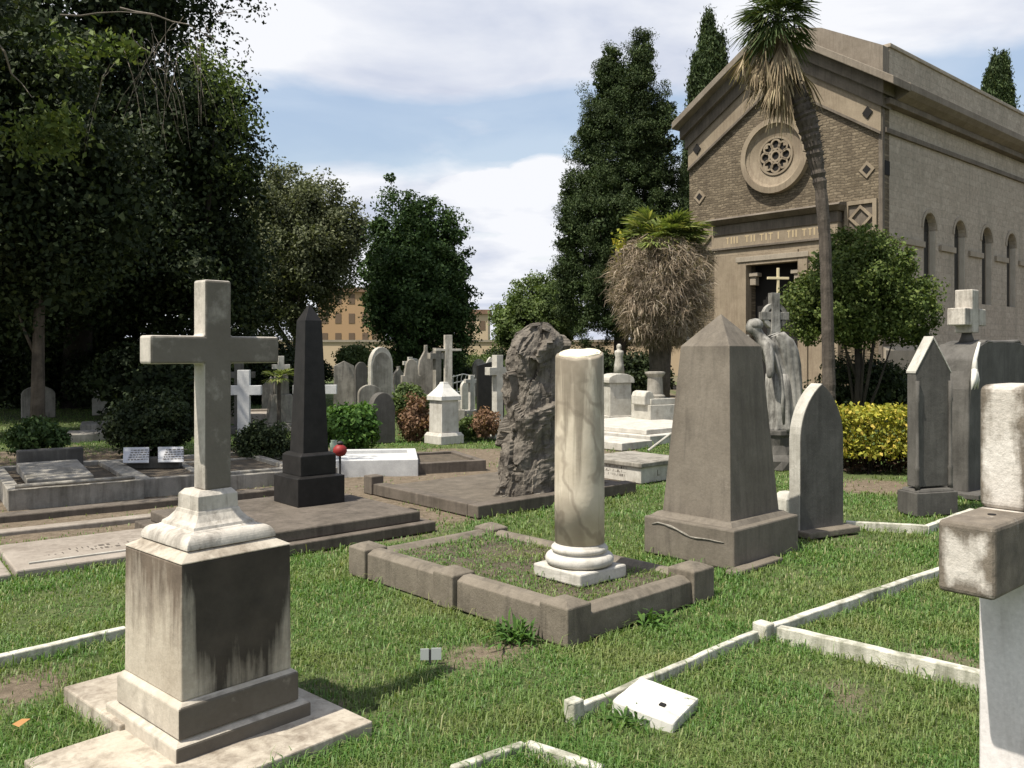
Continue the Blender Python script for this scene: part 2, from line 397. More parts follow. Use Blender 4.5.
W = bpy.data.worlds.new('World'); S.world = W; W.use_nodes = True
def world():
    n = W.node_tree.nodes; l = W.node_tree.links; n.clear()
    out = n.new('ShaderNodeOutputWorld'); bg = n.new('ShaderNodeBackground'); bg.inputs[1].default_value = .12
    sky = n.new('ShaderNodeTexSky'); sky.sky_type = 'NISHITA'; sky.sun_disc = False; sky.sun_elevation = EL; sky.sun_rotation = math.atan2(sd.x, sd.y)
    sky.air_density = 1.3; sky.dust_density = 2.5; sky.ozone_density = 2.
    tc = n.new('ShaderNodeTexCoord'); sp = n.new('ShaderNodeSeparateXYZ'); l.new(tc.outputs['Generated'], sp.inputs[0])
    def mth(op, a, b=0., clamp=False):
        x = n.new('ShaderNodeMath'); x.operation = op; x.use_clamp = clamp
        for s_, v in ((x.inputs[0], a), (x.inputs[1], b)):
            if isinstance(v, (int, float)): s_.default_value = v
            else: l.new(v, s_)
        return x.outputs[0]
    z = mth('MAXIMUM', sp.outputs[2], 0.)
    den = mth('ADD', z, .16)
    cb = n.new('ShaderNodeCombineXYZ'); l.new(mth('DIVIDE', sp.outputs[0], den), cb.inputs[0]); l.new(mth('DIVIDE', sp.outputs[1], den), cb.inputs[1]); l.new(mth('MULTIPLY', z, 4.), cb.inputs[2])
    def noi(scale, det, loc):
        mp = n.new('ShaderNodeMapping'); mp.inputs['Location'].default_value = loc; l.new(cb.outputs[0], mp.inputs[0])
        x = n.new('ShaderNodeTexNoise'); x.inputs['Scale'].default_value = scale; x.inputs['Detail'].default_value = det; x.inputs['Roughness'].default_value = .52; x.inputs['Distortion'].default_value = .25
        l.new(mp.outputs[0], x.inputs[0]); return x.outputs['Fac']
    big = mth('ADD', mth('MULTIPLY', noi(.75, 8, CLOUD_OFF), .55), mth('MULTIPLY', noi(2.1, 9, (1.2, 5.5, .8)), .47))
    # the cloud sheet opens in a band above the trees
    e = n.new('ShaderNodeValToRGB'); el = e.color_ramp.elements
    stops = [(0., .60), (.13, .60), (.19, .52), (.222, .35), (.27, .33), (.305, .56), (.36, .66), (.48, .60), (.64, .16)]
    while len(el) < len(stops): el.new(.5)
    for i, (p, v) in enumerate(stops): el[i].position = p; el[i].color = (v, v, v, 1)
    l.new(z, e.inputs[0])
    # heaped cumulus low over the trees
    yy = mth('MAXIMUM', sp.outputs[1], .02); u = mth('DIVIDE', sp.outputs[0], yy); w = mth('DIVIDE', sp.outputs[2], yy)
    wob = mth('MULTIPLY', mth('SUBTRACT', noi(5., 6, (4.4, .3, 2.)), .5), 1.5)
    def heap(u0, w0, ru, rw):
        a_ = mth('DIVIDE', mth('SUBTRACT', u, u0), ru); b_ = mth('DIVIDE', mth('SUBTRACT', w, w0), rw)
        r2 = mth('ADD', mth('MULTIPLY', a_, a_), mth('MULTIPLY', b_, b_)); return mth('MULTIPLY', mth('SUBTRACT', mth('ADD', 1., wob), r2), .55, True)
    hp = mth('MAXIMUM', mth('MAXIMUM', heap(-.015, .175, .085, .04), heap(.05, .20, .06, .035)), heap(-.25, .12, .12, .02))
    cov = mth('ADD', mth('ADD', mth('MULTIPLY', big, .9), mth('SUBTRACT', e.outputs[0], .5)), mth('MULTIPLY', hp, .7))
    rp = n.new('ShaderNodeValToRGB'); re = rp.color_ramp.elements
    re[0].position = .38; re[0].color = (.30,.30,.30,1); re[1].position = .50; re[1].color = (1,1,1,1); l.new(cov, rp.inputs[0])
    # cloud tone: bright tops, grey bellies
    tone = n.new('ShaderNodeValToRGB'); te = tone.color_ramp.elements
    k = 1/.12
    te[0].position = .36; te[0].color = (.44*k,.475*k,.565*k,1); te[1].position = .57; te[1].color = (.66*k,.67*k,.70*k,1); l.new(mth('ADD', noi(1.6, 7, (7.3, 2.1, .4)), mth('MULTIPLY', hp, .35)), tone.inputs[0])
    mx = n.new('ShaderNodeMix'); mx.data_type = 'RGBA'; l.new(rp.outputs[0], mx.inputs[0]); l.new(sky.outputs[0], mx.inputs[6]); l.new(tone.outputs[0], mx.inputs[7])
    l.new(mx.outputs[2], bg.inputs[0]); l.new(bg.outputs[0], out.inputs[0])
CLOUD_OFF = (3.1, 1.7, 0.)
world()
S.view_settings.view_transform = 'Standard'; S.view_settings.look = 'None'; S.view_settings.exposure = 0.52; S.view_settings.gamma = 1; S.view_settings.use_curve_mapping = False

# ------------------------------------------------------------------ small shape helpers
def arch_outline(w, h, hs, kind='round', n=10):
    """headstone outline in (x,z): width w, height h, springing hs"""
    pts = [(0, 0), (w, 0), (w, hs)]
    rise = h-hs
    if kind == 'round':
        for i in range(1, n*2):
            a = math.pi*i/(2*n); pts.append((w/2+w/2*math.cos(a), hs+rise*math.sin(a)))
    elif kind == 'gothic':
        for i in range(1, n): a = math.pi/3*i/n; pts.append((w*math.cos(a), hs+rise*math.sin(a)/.866))
        pts.append((w/2, h))
        for i in range(n-1, 0, -1): a = math.pi/3*i/n; pts.append((w-w*math.cos(a), hs+rise*math.sin(a)/.866))
    elif kind == 'gable': pts.append((w/2, h))
    elif kind == 'shoulder':
        pts += [(w*.86, hs), (w*.82, hs+rise*.35)]
        for i in range(0, n+1): a = math.pi*i/n; pts.append((w/2+w*.3*math.cos(a), hs+rise*.45+rise*.55*math.sin(a)))
        pts += [(w*.18, hs+rise*.35), (w*.14, hs)]
    elif kind == 'ogee':
        pts += [(w*.93, hs+rise*.3), (w*.72, hs+rise*.55), (w*.6, hs+rise*.72), (w*.58, h), (w*.42, h), (w*.4, hs+rise*.72), (w*.28, hs+rise*.55), (w*.07, hs+rise*.3)]
    pts.append((0, hs)); return pts

def headstone(label, loc, rot, w, h, hs, th, kind, mat, face=None, group=None, base=None, name='headstone', z0=0., cat='headstone'):
    t = thing(name, label, cat, loc, rot, group)
    m = MB().prism([(x, z0+z) for x, z in arch_outline(w, h-z0, hs-z0, kind)], 0, th)
    m.build('slab', mat, t, .008)
    if face:
        k = .86; fw = w*k; o = [((w-fw)/2+x, z0+.06+z) for x, z in arch_outline(fw, (h-z0)*.93-.06, (hs-z0)*.97-.06, kind)]
        MB().prism(o, -.006, .01).build('inscribed_panel', face, t, .003)
    if base:
        bx, by, bh = base
        MB().box(-bx, w+bx, -by, th+by, 0, bh).build('base', mat, t, .008)
    excl(loc, rot, -.1, w+.1, -.1, th+.1)
    return t

def cross_mesh(m, w, t, z0, ztop, zarm, armh, span, cx=0., cy=0., shaft=None):
    """latin cross in x,z; w shaft width, t thickness, span half length"""
    a, b = w/2, armh
    pts = [(cx-a, z0), (cx+a, z0), (cx+a, zarm), (cx+span, zarm), (cx+span, zarm+b), (cx+a, zarm+b), (cx+a, ztop), (cx-a, ztop), (cx-a, zarm+b), (cx-span, zarm+b), (cx-span, zarm), (cx-a, zarm)]
    return m.prism(pts, cy-t/2, cy+t/2)

def letters(root, rows, x0, x1, z, mat, plane, h=.02, depth=.003, seed=1, name='lettering'):
    """worn illegible inscription: short strokes in rows; plane(x, row)->box maker"""
    rnd = random.Random(seed); m = MB()
    for r in range(rows):
        x = x0+rnd.uniform(0, .05*(x1-x0))
        while x < x1-rnd.uniform(0, .2)*(x1-x0):
            w = h*rnd.uniform(.25, .8)
            if rnd.random() < .82: plane(m, x, x+w*rnd.choice([.3, .3, 1.]), r, h, depth, rnd)
            x += w+h*.35
    return m.build(name, mat, root)

# ------------------------------------------------------------------ FOREGROUND LEFT: big cross monument
def left_cross():
    rot = R(47.5)
    loc = (-1.228, 3.15, 0)
    t = thing('cross_monument', 'large pale stone cross on a stained square pedestal with stepped plinth, nearest on the left', 'grave monument', loc, rot)
    dx, dy = .473, .49; e = .035; c = (e+dx/2, e+dy/2); hx, hy = dx/2, dy/2
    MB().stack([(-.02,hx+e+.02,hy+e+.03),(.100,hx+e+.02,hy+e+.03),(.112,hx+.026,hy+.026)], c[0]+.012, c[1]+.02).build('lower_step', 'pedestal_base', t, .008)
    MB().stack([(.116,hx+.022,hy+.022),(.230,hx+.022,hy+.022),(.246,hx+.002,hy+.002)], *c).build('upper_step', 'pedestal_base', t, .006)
    o = MB().stack([(.244,hx,hy),(.755,hx-.002,hy-.002)], *c).build('pedestal_block', 'pedestal', t, .007)
    MB().stack([(.755,hx-.001,hy-.001),(.760,hx-.001,hy-.001),(.788,hx-.052,hy-.052)], *c).build('cornice', 'slab_stone', t, .004)
    n = 8; pr = [(.786,hx-.066,hy-.066)]
    for i in range(n+1):
        a = i/n*math.pi/2; q = .052-.05*math.cos(a)**.75; pr.append((.792+.052*math.sin(a), hx-q-.042, hy-q-.042))
    pr += [(.848,hx-.098,hy-.098), (.852,.13,.135)]
    MB().stack(pr, *c).build('torus_moulding', 'cross_stone', t, .003, smooth=False)
    MB().stack([(.850,.134,.138),(.862,.130,.134),(.875,.112,.116),(.900,.094,.096),(.914,.090,.090),(.914,.087,.086),(.972,.086,.083),(.992,.07,.062)], *c).build('cross_foot', 'cross_stone', t, .004)
    m = MB(); cross_mesh(m, .118, .096, .988, 1.843, 1.503, .112, .283, c[0]+.013, c[1]-.013)
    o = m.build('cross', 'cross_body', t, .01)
    excl(loc, rot, -.02, dx+.09, -.02, dy+.09)
    MB().box(-.37, .71, -.245, .44, -.05, .045).build('front_sleeper', 'slab_stone', t, .006)
    MB().box(-.03, .3, .42, 1.0, -.05, .07).build('rear_sleeper', 'slab_stone', t, .008)
    excl(loc, rot, -.37, .71, -.245, .44); excl(loc, rot, -.03, .3, .42, 1.0)
left_cross()

# ------------------------------------------------------------------ CENTRE: broken column in a kerbed plot
KP = Vector((.291, 4.49, 0))
def column_plot():
    loc = KP; rot = R(43.5)
    L, Wd = 2.08, 1.26
    t = thing('grave_kerb', 'raised brown stone kerb with corner posts around the broken white column', 'grave kerb', loc, rot)
    def post(x0, x1, y0, y1, h):
        m = MB(); m.box(x0, x1, y0, y1, 0, h); cx, cy = (x0+x1)/2, (y0+y1)/2
        m2 = MB().stack([(0, (x1-x0)/2, (y1-y0)/2), (h-.028, (x1-x0)/2, (y1-y0)/2), (h, (x1-x0)*.18, (y1-y0)*.18)], cx, cy)
        o = m2.build('corner_post', 'kerb_stone', t, .008); return o
    post(0, .19, 0, .21, .232); post(0, .19, L-.2, L, .225); post(Wd-.12, Wd+.1, 0, .2, .225); post(Wd-.1, Wd+.08, L-.2, L, .2)
    post(-.012, .17, .93, 1.12, .232)
    def kerb(x0, x1, y0, y1, h, along):
        m = MB(); c = .05
        if along == 'y': m.prism([(x0, 0), (x1, 0), (x1, h-.03), (x1-.03, h), (x0+c, h), (x0, h-c*.55)], y0, y1, 'y')
        else: m.prism([(y0, 0), (y1, 0), (y1, h-.03), (y1-.03, h), (y0+c, h), (y0, h-c*.55)], x0, x1, 'x')
        m.build('kerb_length', 'kerb_stone', t, .006)
    kerb(.02, .16, .212, .928, .20, 'y'); kerb(.02, .16, 1.122, L-.202, .20, 'y')
    kerb(.192, Wd-.122, .02, .15, .165, 'x'); kerb(.192, Wd-.102, L-.16, L-.03, .16, 'x'); kerb(Wd-.08, Wd+.04, .202, L-.202, .16, 'y')
    m = MB().box(.1, Wd-.03, .1, L-.08, .02, .135); o = m.build('plot_soil', 'soil', t)
    excl(loc, rot, -.02, .18, -.02, L+.02); excl(loc, rot, 0, Wd+.1, -.02, .17); excl(loc, rot, Wd-.1, Wd+.08, 0, L); excl(loc, rot, 0, Wd, L-.18, L)
    # column
    cl = G(578, 570, .14); u, v = .70, .66
    cw = Vector(((579.5-512)/F*5.42, 5.42, .16))
    k = thing('broken_column', 'veined white marble broken column on a square plinth inside the brown kerb', 'grave monument', cw, A)
    p = MB().box(-.208, .208, -.208, .208, -.02, .058); po = p.build('plinth', 'white_marble', k, .012); roughen(po, 5, .006, 7)
    pr = [(.062,.18)]
    for i in range(9): a = -math.pi/2+math.pi*i/8; pr.append((.096+.034*math.sin(a), .186+.03*math.cos(a)))
    pr += [(.132,.168), (.142,.168)]
    for i in range(7): a = -math.pi/2+math.pi*i/6; pr.append((.159+.017*math.sin(a), .165+.014*math.cos(a)))
    pr += [(.178,.162), (.2,.153)]
    MB().lathe(pr, n=48).build('base_moulding', 'white_marble', k, 0, True)
    # shaft with a slightly broken slanting top
    m = MB(); n = 48; rings = []
    H = 1.37
    for z, r in ((.198,.157),(.5,.157),(.9,.155),(1.2,.153)): rings.append([(r*math.cos(2*math.pi*i/n), r*math.sin(2*math.pi*i/n), z) for i in range(n)])
    def tz(x, y, k): return H+.16*(x*.66+y*.75)+.10*max(0, x*.75-y*.66)+.012*mnoise.noise(Vector((x*22, y*22, k)))
    for q, rr in enumerate((.152, .148)):
        rings.append([(rr*math.cos(2*math.pi*i/n), rr*math.sin(2*math.pi*i/n), tz(.15*math.cos(2*math.pi*i/n), .15*math.sin(2*math.pi*i/n), 3)-.012*(1-q)) for i in range(n)])
    m.loft(rings)
    so_ = m.build('shaft', 'column', k)
    for p_ in so_.data.polygons: p_.use_smooth = len(p_.vertices) == 4
    # pale fresh break on the slanting top
    m = MB(); rings = []
    for q, (r, dz) in enumerate(((.138, -.02), (.134, .012), (.118, .02))):
        rings.append([(r*math.cos(a)*(1+.05*math.sin(3*a))+.008, r*math.sin(a)*(1+.06*math.sin(2*a+1)), tz(r*math.cos(a), r*math.sin(a), 3)+dz+.006*mnoise.noise(Vector((math.cos(a)*5, math.sin(a)*5, q)))) for a in [2*math.pi*i/32 for i in range(32)]])
    m.loft(rings).build('broken_top', M['column_top'], k)
    excl(cw, A, -.215, .215, -.215, .215)
tt = stone('fresh_broken_marble', (.60,.55,.40), (.76,.71,.54), (.4,.36,.24), .4, .6, 9, bump=.4); M['column_top'] = tt
column_plot()

# ------------------------------------------------------------------ grey-brown obelisk
def big_obelisk():
    loc = Vector((1.569, 6.076, 0)); A = R(43.2); t = thing('obelisk', 'stout grey brown truncated obelisk with pyramid tip beside the broken column', 'grave monument', loc, A)
    bw, bl = .91, .80
    m = MB().box(0, bw, 0, bl, 0, .285); b = m.build('base', 'obelisk_stone', t, .012)
    MB().stack([(.283, bw/2-.04, bl/2-.035), (.314, bw/2-.085, bl/2-.07)], bw/2+.02, bl/2+.02).build('base_chamfer', 'obelisk_stone', t)
    cx, cy = bw/2, bl/2
    MB().stack([(.305,.342,.305),(1.596,.222,.219),(1.845,.004,.004)], cx+.03, cy+.025).build('shaft', 'obelisk_stone', t, .008)
    # pale crack repaired across the base
    m = MB(); z = .235; pts = []
    for i in range(12): pts.append((-.004, bl-.08-i*.058, .235-.055*(i/11)+.03*math.sin(i*.7)*(1-i/14)+.012*mnoise.noise(Vector((i*.9, 3.3, 0)))))
    m.tube(pts, [.003, .007, .005, .009, .006, .008, .004, .007, .006, .005, .005, .003], 5).build('mortar_seam', 'mid_stone', t)
    excl(loc, A, -.03, bw+.03, -.03, bl+.03)
    MB().box(-.12, .5, -.1, -.004, 0, .035).build('footing', 'kerb_stone', t, .01)
    excl(loc, A, -.14, .5, -.1, 0)
big_obelisk()

# ------------------------------------------------------------------ pointed headstones
def gothic():
    rot = R(29); loc = Vector((2.41, 7.2, 0))
    h = ZH(383, 7.4)
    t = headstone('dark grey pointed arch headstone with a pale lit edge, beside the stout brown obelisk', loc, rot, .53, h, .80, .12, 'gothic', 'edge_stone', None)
    o = arch_outline(.52, h-.008, .795, 'gothic'); MB().prism([(x+.005, z+.002) for x, z in o], -.004, .06).build('front_face', 'dark_stone', t, .003)  # shaded face and lit edge put into the colours, dark over pale
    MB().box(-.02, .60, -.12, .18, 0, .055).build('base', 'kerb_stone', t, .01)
    excl(loc, rot, -.06, .54, -.15, .25)
gothic()
def gabled():
    rot = R(17); loc = G(917, 517)
    t = thing('headstone', 'tall dark headstone with a gabled top on a block base before the yellow hedge', 'headstone', loc, rot)
    w, th = .41, .115; h = ZH(339, 8.3)
    MB().box(0, .48, 0, .26, 0, .22).stack([(.22,.215,.115),(.25,.195,.1)], .24, .13).build('base', 'dark_stone', t, .008)
    x0, y0 = .04, .06
    pts = [(x0, .265), (x0+w, .265), (x0+w, h-.32), (x0+w/2, h), (x0, h-.32)]
    MB().prism(pts, y0, y0+th).build('slab', 'dark_stone', t, .01)
    pl = .014
    for s in (-1, 1):
        xa, xb = x0+w/2, x0+w/2+s*(w/2+.006)
        MB().prism([(xa, h+.002), (xb, h-.330), (xb, h-.308), (xa, h+.028)], y0-.005, y0+th+.005).build('coping', 'edge_stone', t, .004)
    for x in (x0+.012, x0+w-.012): MB().lathe([(.25,.026),(.30,.02),(.42,.02),(.45,.026),(.47,.016),(h-.62,.016),(h-.58,.024),(h-.55,.018),(h-.4,.018)], x, y0-.008, 12).build('colonette', 'dark_stone', t, 0, True)
    excl(loc, rot, -.03, .5, -.03, .37)
gabled()

# ------------------------------------------------------------------ dark stele with cross at right
def stele():
    loc = G(968, 498); rot = A
    t = thing('stele', 'massive dark stone stele carved with a white lily and topped by a pale block cross', 'grave monument', loc, rot)
    w, th = 1.75, .42; h = ZH(341, 9.6)
    m = MB(); pts = [(0, 0), (w, 0), (w, h-.1), (w-.2, h+.02), (.55, h), (.30, h-.03), (.12, h-.2), (.03, h-.52)]
    m.prism(pts, 0, th); o = m.build('slab', 'dark_stone', t, .02); roughen(o, 4, .02, 4, 3)
    # lily: tapered stalk and petals
    m = MB().tube([(.24, -.025, h-.02), (.11, -.03, h-.2), (.04, -.05, h-.33)], [.014, .022, .034], 8)
    for dx in (-.05, 0, .05): m.tube([(.04, -.05, h-.31), (.035+dx*.9, -.06, h-.42), (.03+dx*1.7, -.055, h-.52)], [.03, .028, .004], 8)
    m.build('carved_lily', 'bright_white', t, 0, True)
    m = MB(); rx, rz = .30, .12
    m.lathe([(h-.02,.085),(h+.05,.06),(h+.11,.045)], .50, .2, 14).build('cross_foot', 'dark_stone', t, 0, True)
    m = MB(); cross_mesh(m, .19, .19, h+.09, h+.57, h+.17, .19, .30, .50, .2); m.build('cross', 'cross_stone', t, .012)
    MB().box(-.12, w+.1, -.15, th+.1, 0, .06).build('base', 'dark_stone', t, .01)
    excl(loc, rot, -.15, w+.1, -.18, th+.1)
stele()

# ------------------------------------------------------------------ near right cross
def near_cross():
    Y1 = 2.5; rot = A
    end = P(995, 2.42)                                  # near lower corner of the arm end, local (0,0)
    L, T, ah = .30, .158, .212
    zt = ZH(527, 2.42)
    t = thing('marble_cross', 'thick lichen crusted white marble cross cut off by the right edge of the picture', 'cross', (end.x, end.y, 0), rot)
    sw = .225
    m = MB(); m.box(0, 2*L+sw, 0, T, zt-ah, zt).build('arm', 'near_cross', t, .016, seg=3)
    MB().box(L, L+sw, .004, T-.004, zt-.002, ZH(385, 2.66)).build('head', 'near_cross', t, .024, seg=4)
    MB().box(L, L+sw, .004, T-.004, .16, zt-ah+.002).build('shaft', 'near_shaft', t, .014, seg=3)
    MB().stack([(0,.24,.2),(.06,.24,.2),(.08,.16,.13),(.17,.13,.09)], L+sw/2, T/2).build('base', 'near_shaft', t, .01)
    MB().lathe([(zt-.004,.012),(zt+.0025,.012)], .19, .075, 12).build('dowel_hole', 'dark_hole', t)
    excl((end.x, end.y), rot, L-.12, L+sw+.12, -.12, T+.12)
near_cross()

# ------------------------------------------------------------------ white kerbs in the lawn
def bar(label, p0, p1, w, h, mat='kerb_white', cap=None, group='narrow white grave kerbs in the lawn'):
    d = Vector((p1.x-p0.x, p1.y-p0.y)); L = d.length; a = math.atan2(d.y, d.x)
    t = thing('kerb', label, 'kerb', (p0.x, p0.y, 0), a, group)
    m = MB(); n = max(2, int(L/.12)); rings = []
    for i in range(n+1):
        x = L*i/n; j = .006*mnoise.noise(Vector((x*5, p0.x*3, 0))); rings.append([(x, j, -.05), (x, w+j, -.05), (x, w+j, h+j), (x, j, h+j)])
    m.loft(rings).build('kerb_bar', mat, t, .006)
    if cap: MB().box(*cap).build('end_block', mat, t, .008)
    excl((p0.x, p0.y), a, 0, L, -.0, w)
    return t
a0 = G(574, 722); a1 = G(759, 641)
bar('thin white kerb running from the holed marble block up to the white plot corner', a0, a1, .036, .052, cap=(-.012, .055, -.010, .05, -.05, .085))
b0 = G(766, 640)
bar('white kerb running away from the plot corner behind the near right cross', b0, G(960, 571), .05, .06, cap=(-.02, .06, -.015, .075, -.05, .085))
k2 = bar('broad white kerb running right from the plot corner to the near marble cross', Vector((b0.x+.05, b0.y-.02, 0)), G(1010, 697), .06, .078)
bar('white kerb in the lawn at the far left behind the cross pedestal', G(-70, 683), G(128, 637), .055, .05)
bar('short white kerb at the bottom edge of the picture, left of its corner', G(455, 778), G(527, 752), .04, .035)
bar('short white kerb at the bottom edge of the picture, right of its corner', G(524, 752), G(600, 777), .04, .035)
bar('white kerb between the pointed headstone and the gabled headstone', G(846, 528), G(928, 533), .05, .06)
bar('short white kerb under the base of the gabled headstone', G(929, 533), G(975, 515), .05, .06)

def holed_block():
    c = G(655, 712); t = thing('marble_block', 'white marble block with a small square hole lying tilted on the lawn', 'marble block', c, R(35))
    m = MB(); m.box(-.14, .14, -.14, .14, -.06, .06); o = m.build('block', 'bright_white', t, .01); roughen(o, 4, .004, 9)
    MB().box(.03, .055, -.045, -.02, .055, .0645).build('socket_hole', 'dark_hole', t)
    t.rotation_euler = (R(2), R(7), R(-33)); excl(c, R(-33), -.16, .16, -.17, .17)
holed_block()
def tagplate():
    c = G(430, 664); t = thing('plot_marker', 'small grey plot marker plate standing in the lawn', 'marker', c, R(4))
    MB().box(-.048, -.006, 0, .006, .02, .075).box(.006, .056, -.001, .005, .02, .078).build('plate', 'plate', t)
    MB().box(-.006, .006, .001, .012, -.02, .07).build('stake', 'iron', t)
tagplate()

# ------------------------------------------------------------------ black obelisk on its slab
def black_obelisk():
    c = G(436, 531); L, D = 1.95, 1.75
    t = thing('tomb_slab', 'wide brown stepped tomb slab carrying the black obelisk', 'tomb slab', c, A)
    MB().box(-L, 0, 0, D, 0, .085).build('lower_step', 'tomb_stone', t, .01)
    MB().box(-L+.1, -.1, .09, D-.1, .085, .175).build('upper_step', 'tomb_stone', t, .012)
    excl(c, A, -L, 0, 0, D)
    p = G(298, 508, .175)
    k = thing('black_obelisk', 'tall slim black granite obelisk on a two block base', 'obelisk', p, A)
    b = .47
    MB().box(0, b, 0, b, 0, .25).stack([(.25,.225,.225),(.262,.185,.185)], b/2, b/2).build('base', 'black_stone', k, .006)
    MB().stack([(.262,.178,.178),(.44,.178,.178),(.462,.15,.15)], b/2, b/2).build('second_block', 'black_stone', k, .005)
    zt = ZH(319, 7.5)-.175; za = ZH(301, 7.5)-.175
    MB().stack([(.455,.128,.128),(zt,.083,.083),(za,.002,.002)], b/2, b/2).build('shaft', 'black_stone', k, .005)
black_obelisk()

# ------------------------------------------------------------------ boulder monument
def blob(fn, nu=60, nv=40):
    pass
def boulder():
    t0 = G(478, 519)
    t = thing('grave_kerb', 'low brown kerb and earth plot around the tall rough boulder', 'grave kerb', t0, A)
    L, D = 2.25, 1.8
    MB().box(0, L, 0, .16, 0, .12).build('front_kerb', 'tomb_stone', t, .01)
    MB().box(0, .16, .162, D, 0, .12).build('side_kerb', 'tomb_stone', t, .01)
    MB().box(L-.16, L, .162, D, 0, .1).build('far_kerb', 'tomb_stone', t, .01)
    MB().box(.1, L-.1, .1, D, 0, .085).build('earth_fill', 'path', t)
    MB().box(-.02, .14, D, D+.16, 0, .2).build('corner_post', 'tomb_stone', t, .012)
    excl(t0, A, 0, L, 0, D)
    # the boulder: outline rings by height, chipped by noise
    Y = 9.0; c = P(530, Y, .08); sc = Y/F
    rows = [(503,488,580),(490,490,578),(470,495,574),(450,499,571),(430,503,568),(410,502,566),(390,504,567),(370,503,566),(352,507,566),(343,513,565),(334,520,561),(327,528,555),(322,536,548)]
    m = MB(); n = 150; rings = []
    for i in range(len(rows)*10-9):
        f = i/10; a = int(f); b = min(a+1, len(rows)-1); w = f-a
        py, xl, xr = [rows[a][q]*(1-w)+rows[b][q]*w for q in range(3)]
        z = ZH(py, Y)-.08 if i else -.03; cx = ((xl+xr)/2-530)*sc; hw = (xr-xl)/2*sc
        ring = []
        for k in range(n):
            th = 2*math.pi*k/n; x = math.copysign(abs(math.cos(th))**.6, math.cos(th)); y = math.copysign(abs(math.sin(th))**.6, math.sin(th))*.8
            c5, s5 = math.cos(R(24)), math.sin(R(24)); x, y = (x*c5-y*s5)/1.12, (x*s5+y*c5)/1.12
            p = Vector((cx+hw*x, hw*y, z))
            q = mnoise.fractal(Vector((p.x*3.2+5, p.y*3.2, p.z*3.0)), .9, 2.1, 4)
            wv = Vector((p.x*4.2+q*.25, p.y*4.2+q*.2, p.z*3.3-p.x*1.5))
            vd, vp = mnoise.voronoi(wv); hsh = math.sin(vp[0].x*12.9898+vp[0].y*78.233+vp[0].z*37.719)*43758.5453; hsh -= math.floor(hsh)
            tilt = (wv-vp[0]).dot(Vector((hsh-.5, .4-hsh, .6)))*.035
            vd2, vp2 = mnoise.voronoi(wv*2.6); h2 = math.sin(vp2[0].x*12.9+vp2[0].y*78.2+vp2[0].z*37.7)*43758.5; h2 -= math.floor(h2)
            fn = mnoise.fractal(Vector((p.x*22, p.y*22, p.z*22)), .8, 2., 4)
            d = Vector((x, y, 0)).normalized()*(q*.055+(hsh-.5)*.10+tilt*1.8+(h2-.5)*.02+fn*.005)
            ring.append(tuple(p+d))
        rings.append(ring)
    m.loft(rings); o = m.build('rough_boulder', 'boulder'); o.location = c; o.rotation_euler = (0, 0, 0)
    tag(o, 'tall rough natural boulder set upright as a monument behind the broken column', 'boulder')
    excl(c, 0, -.5, .5, -.4, .4)
boulder()

# ------------------------------------------------------------------ left ledger and kerbed graves
def ledger():
    c = G(16, 578); rot = R(38)
    t = thing('ledger_slab', 'flat grey brown ledger slab with worn inscription in the grass on the left', 'ledger slab', c, rot)
    L, D = 1.55, .98
    MB().box(0, L, 0, D, -.05, .05).build('slab', 'ledger_stone', t, .012)
    def pl(m, x0, x1, r, h, d, rnd): z = .36+r*.1; m.box(x0, x1, z, z+h*rnd.choice([.3, 1., 1.]), .049, .0525)
    letters(t, 2, .25, 1.15, 0, 'ink', pl, .05, seed=4)
    MB().box(.10, .86, .14, .165, .05, .062).build('metal_strip', 'edge_stone', t)
    c2 = c-Vector((math.cos(rot), math.sin(rot), 0))*1.6
    k = thing('ledger_slab', 'second ledger slab just entering the picture at the left edge beside the inscribed one', 'ledger slab', c2, rot)
    MB().box(0, 1.57, -.03, D, -.05, .04).build('slab', 'ledger_stone', k, .012)
    excl(c, rot, 0, L, 0, D); excl(c2, rot, 0, 1.57, -.03, D)
    return rot
ledger()

def kerb_plot(label, c, rot, L, D, h, w, mat, fill, name='grave_kerb', fillh=None, group=None):
    t = thing(name, label, 'grave kerb', c, rot, group)
    m = [(0, L, 0, w), (0, L, D-w, D), (0, w, w+.002, D-w-.002), (L-w, L, w+.002, D-w-.002)]
    for q in m: MB().box(q[0], q[1], q[2], q[3], -.03, h).build('kerb_length', mat, t, .008)
    MB().box(w*.5, L-w*.5, w*.5, D-w*.5, -.03, fillh if fillh is not None else h*.75).build('fill', fill, t)
    excl(c, rot, 0, L, 0, D); return t

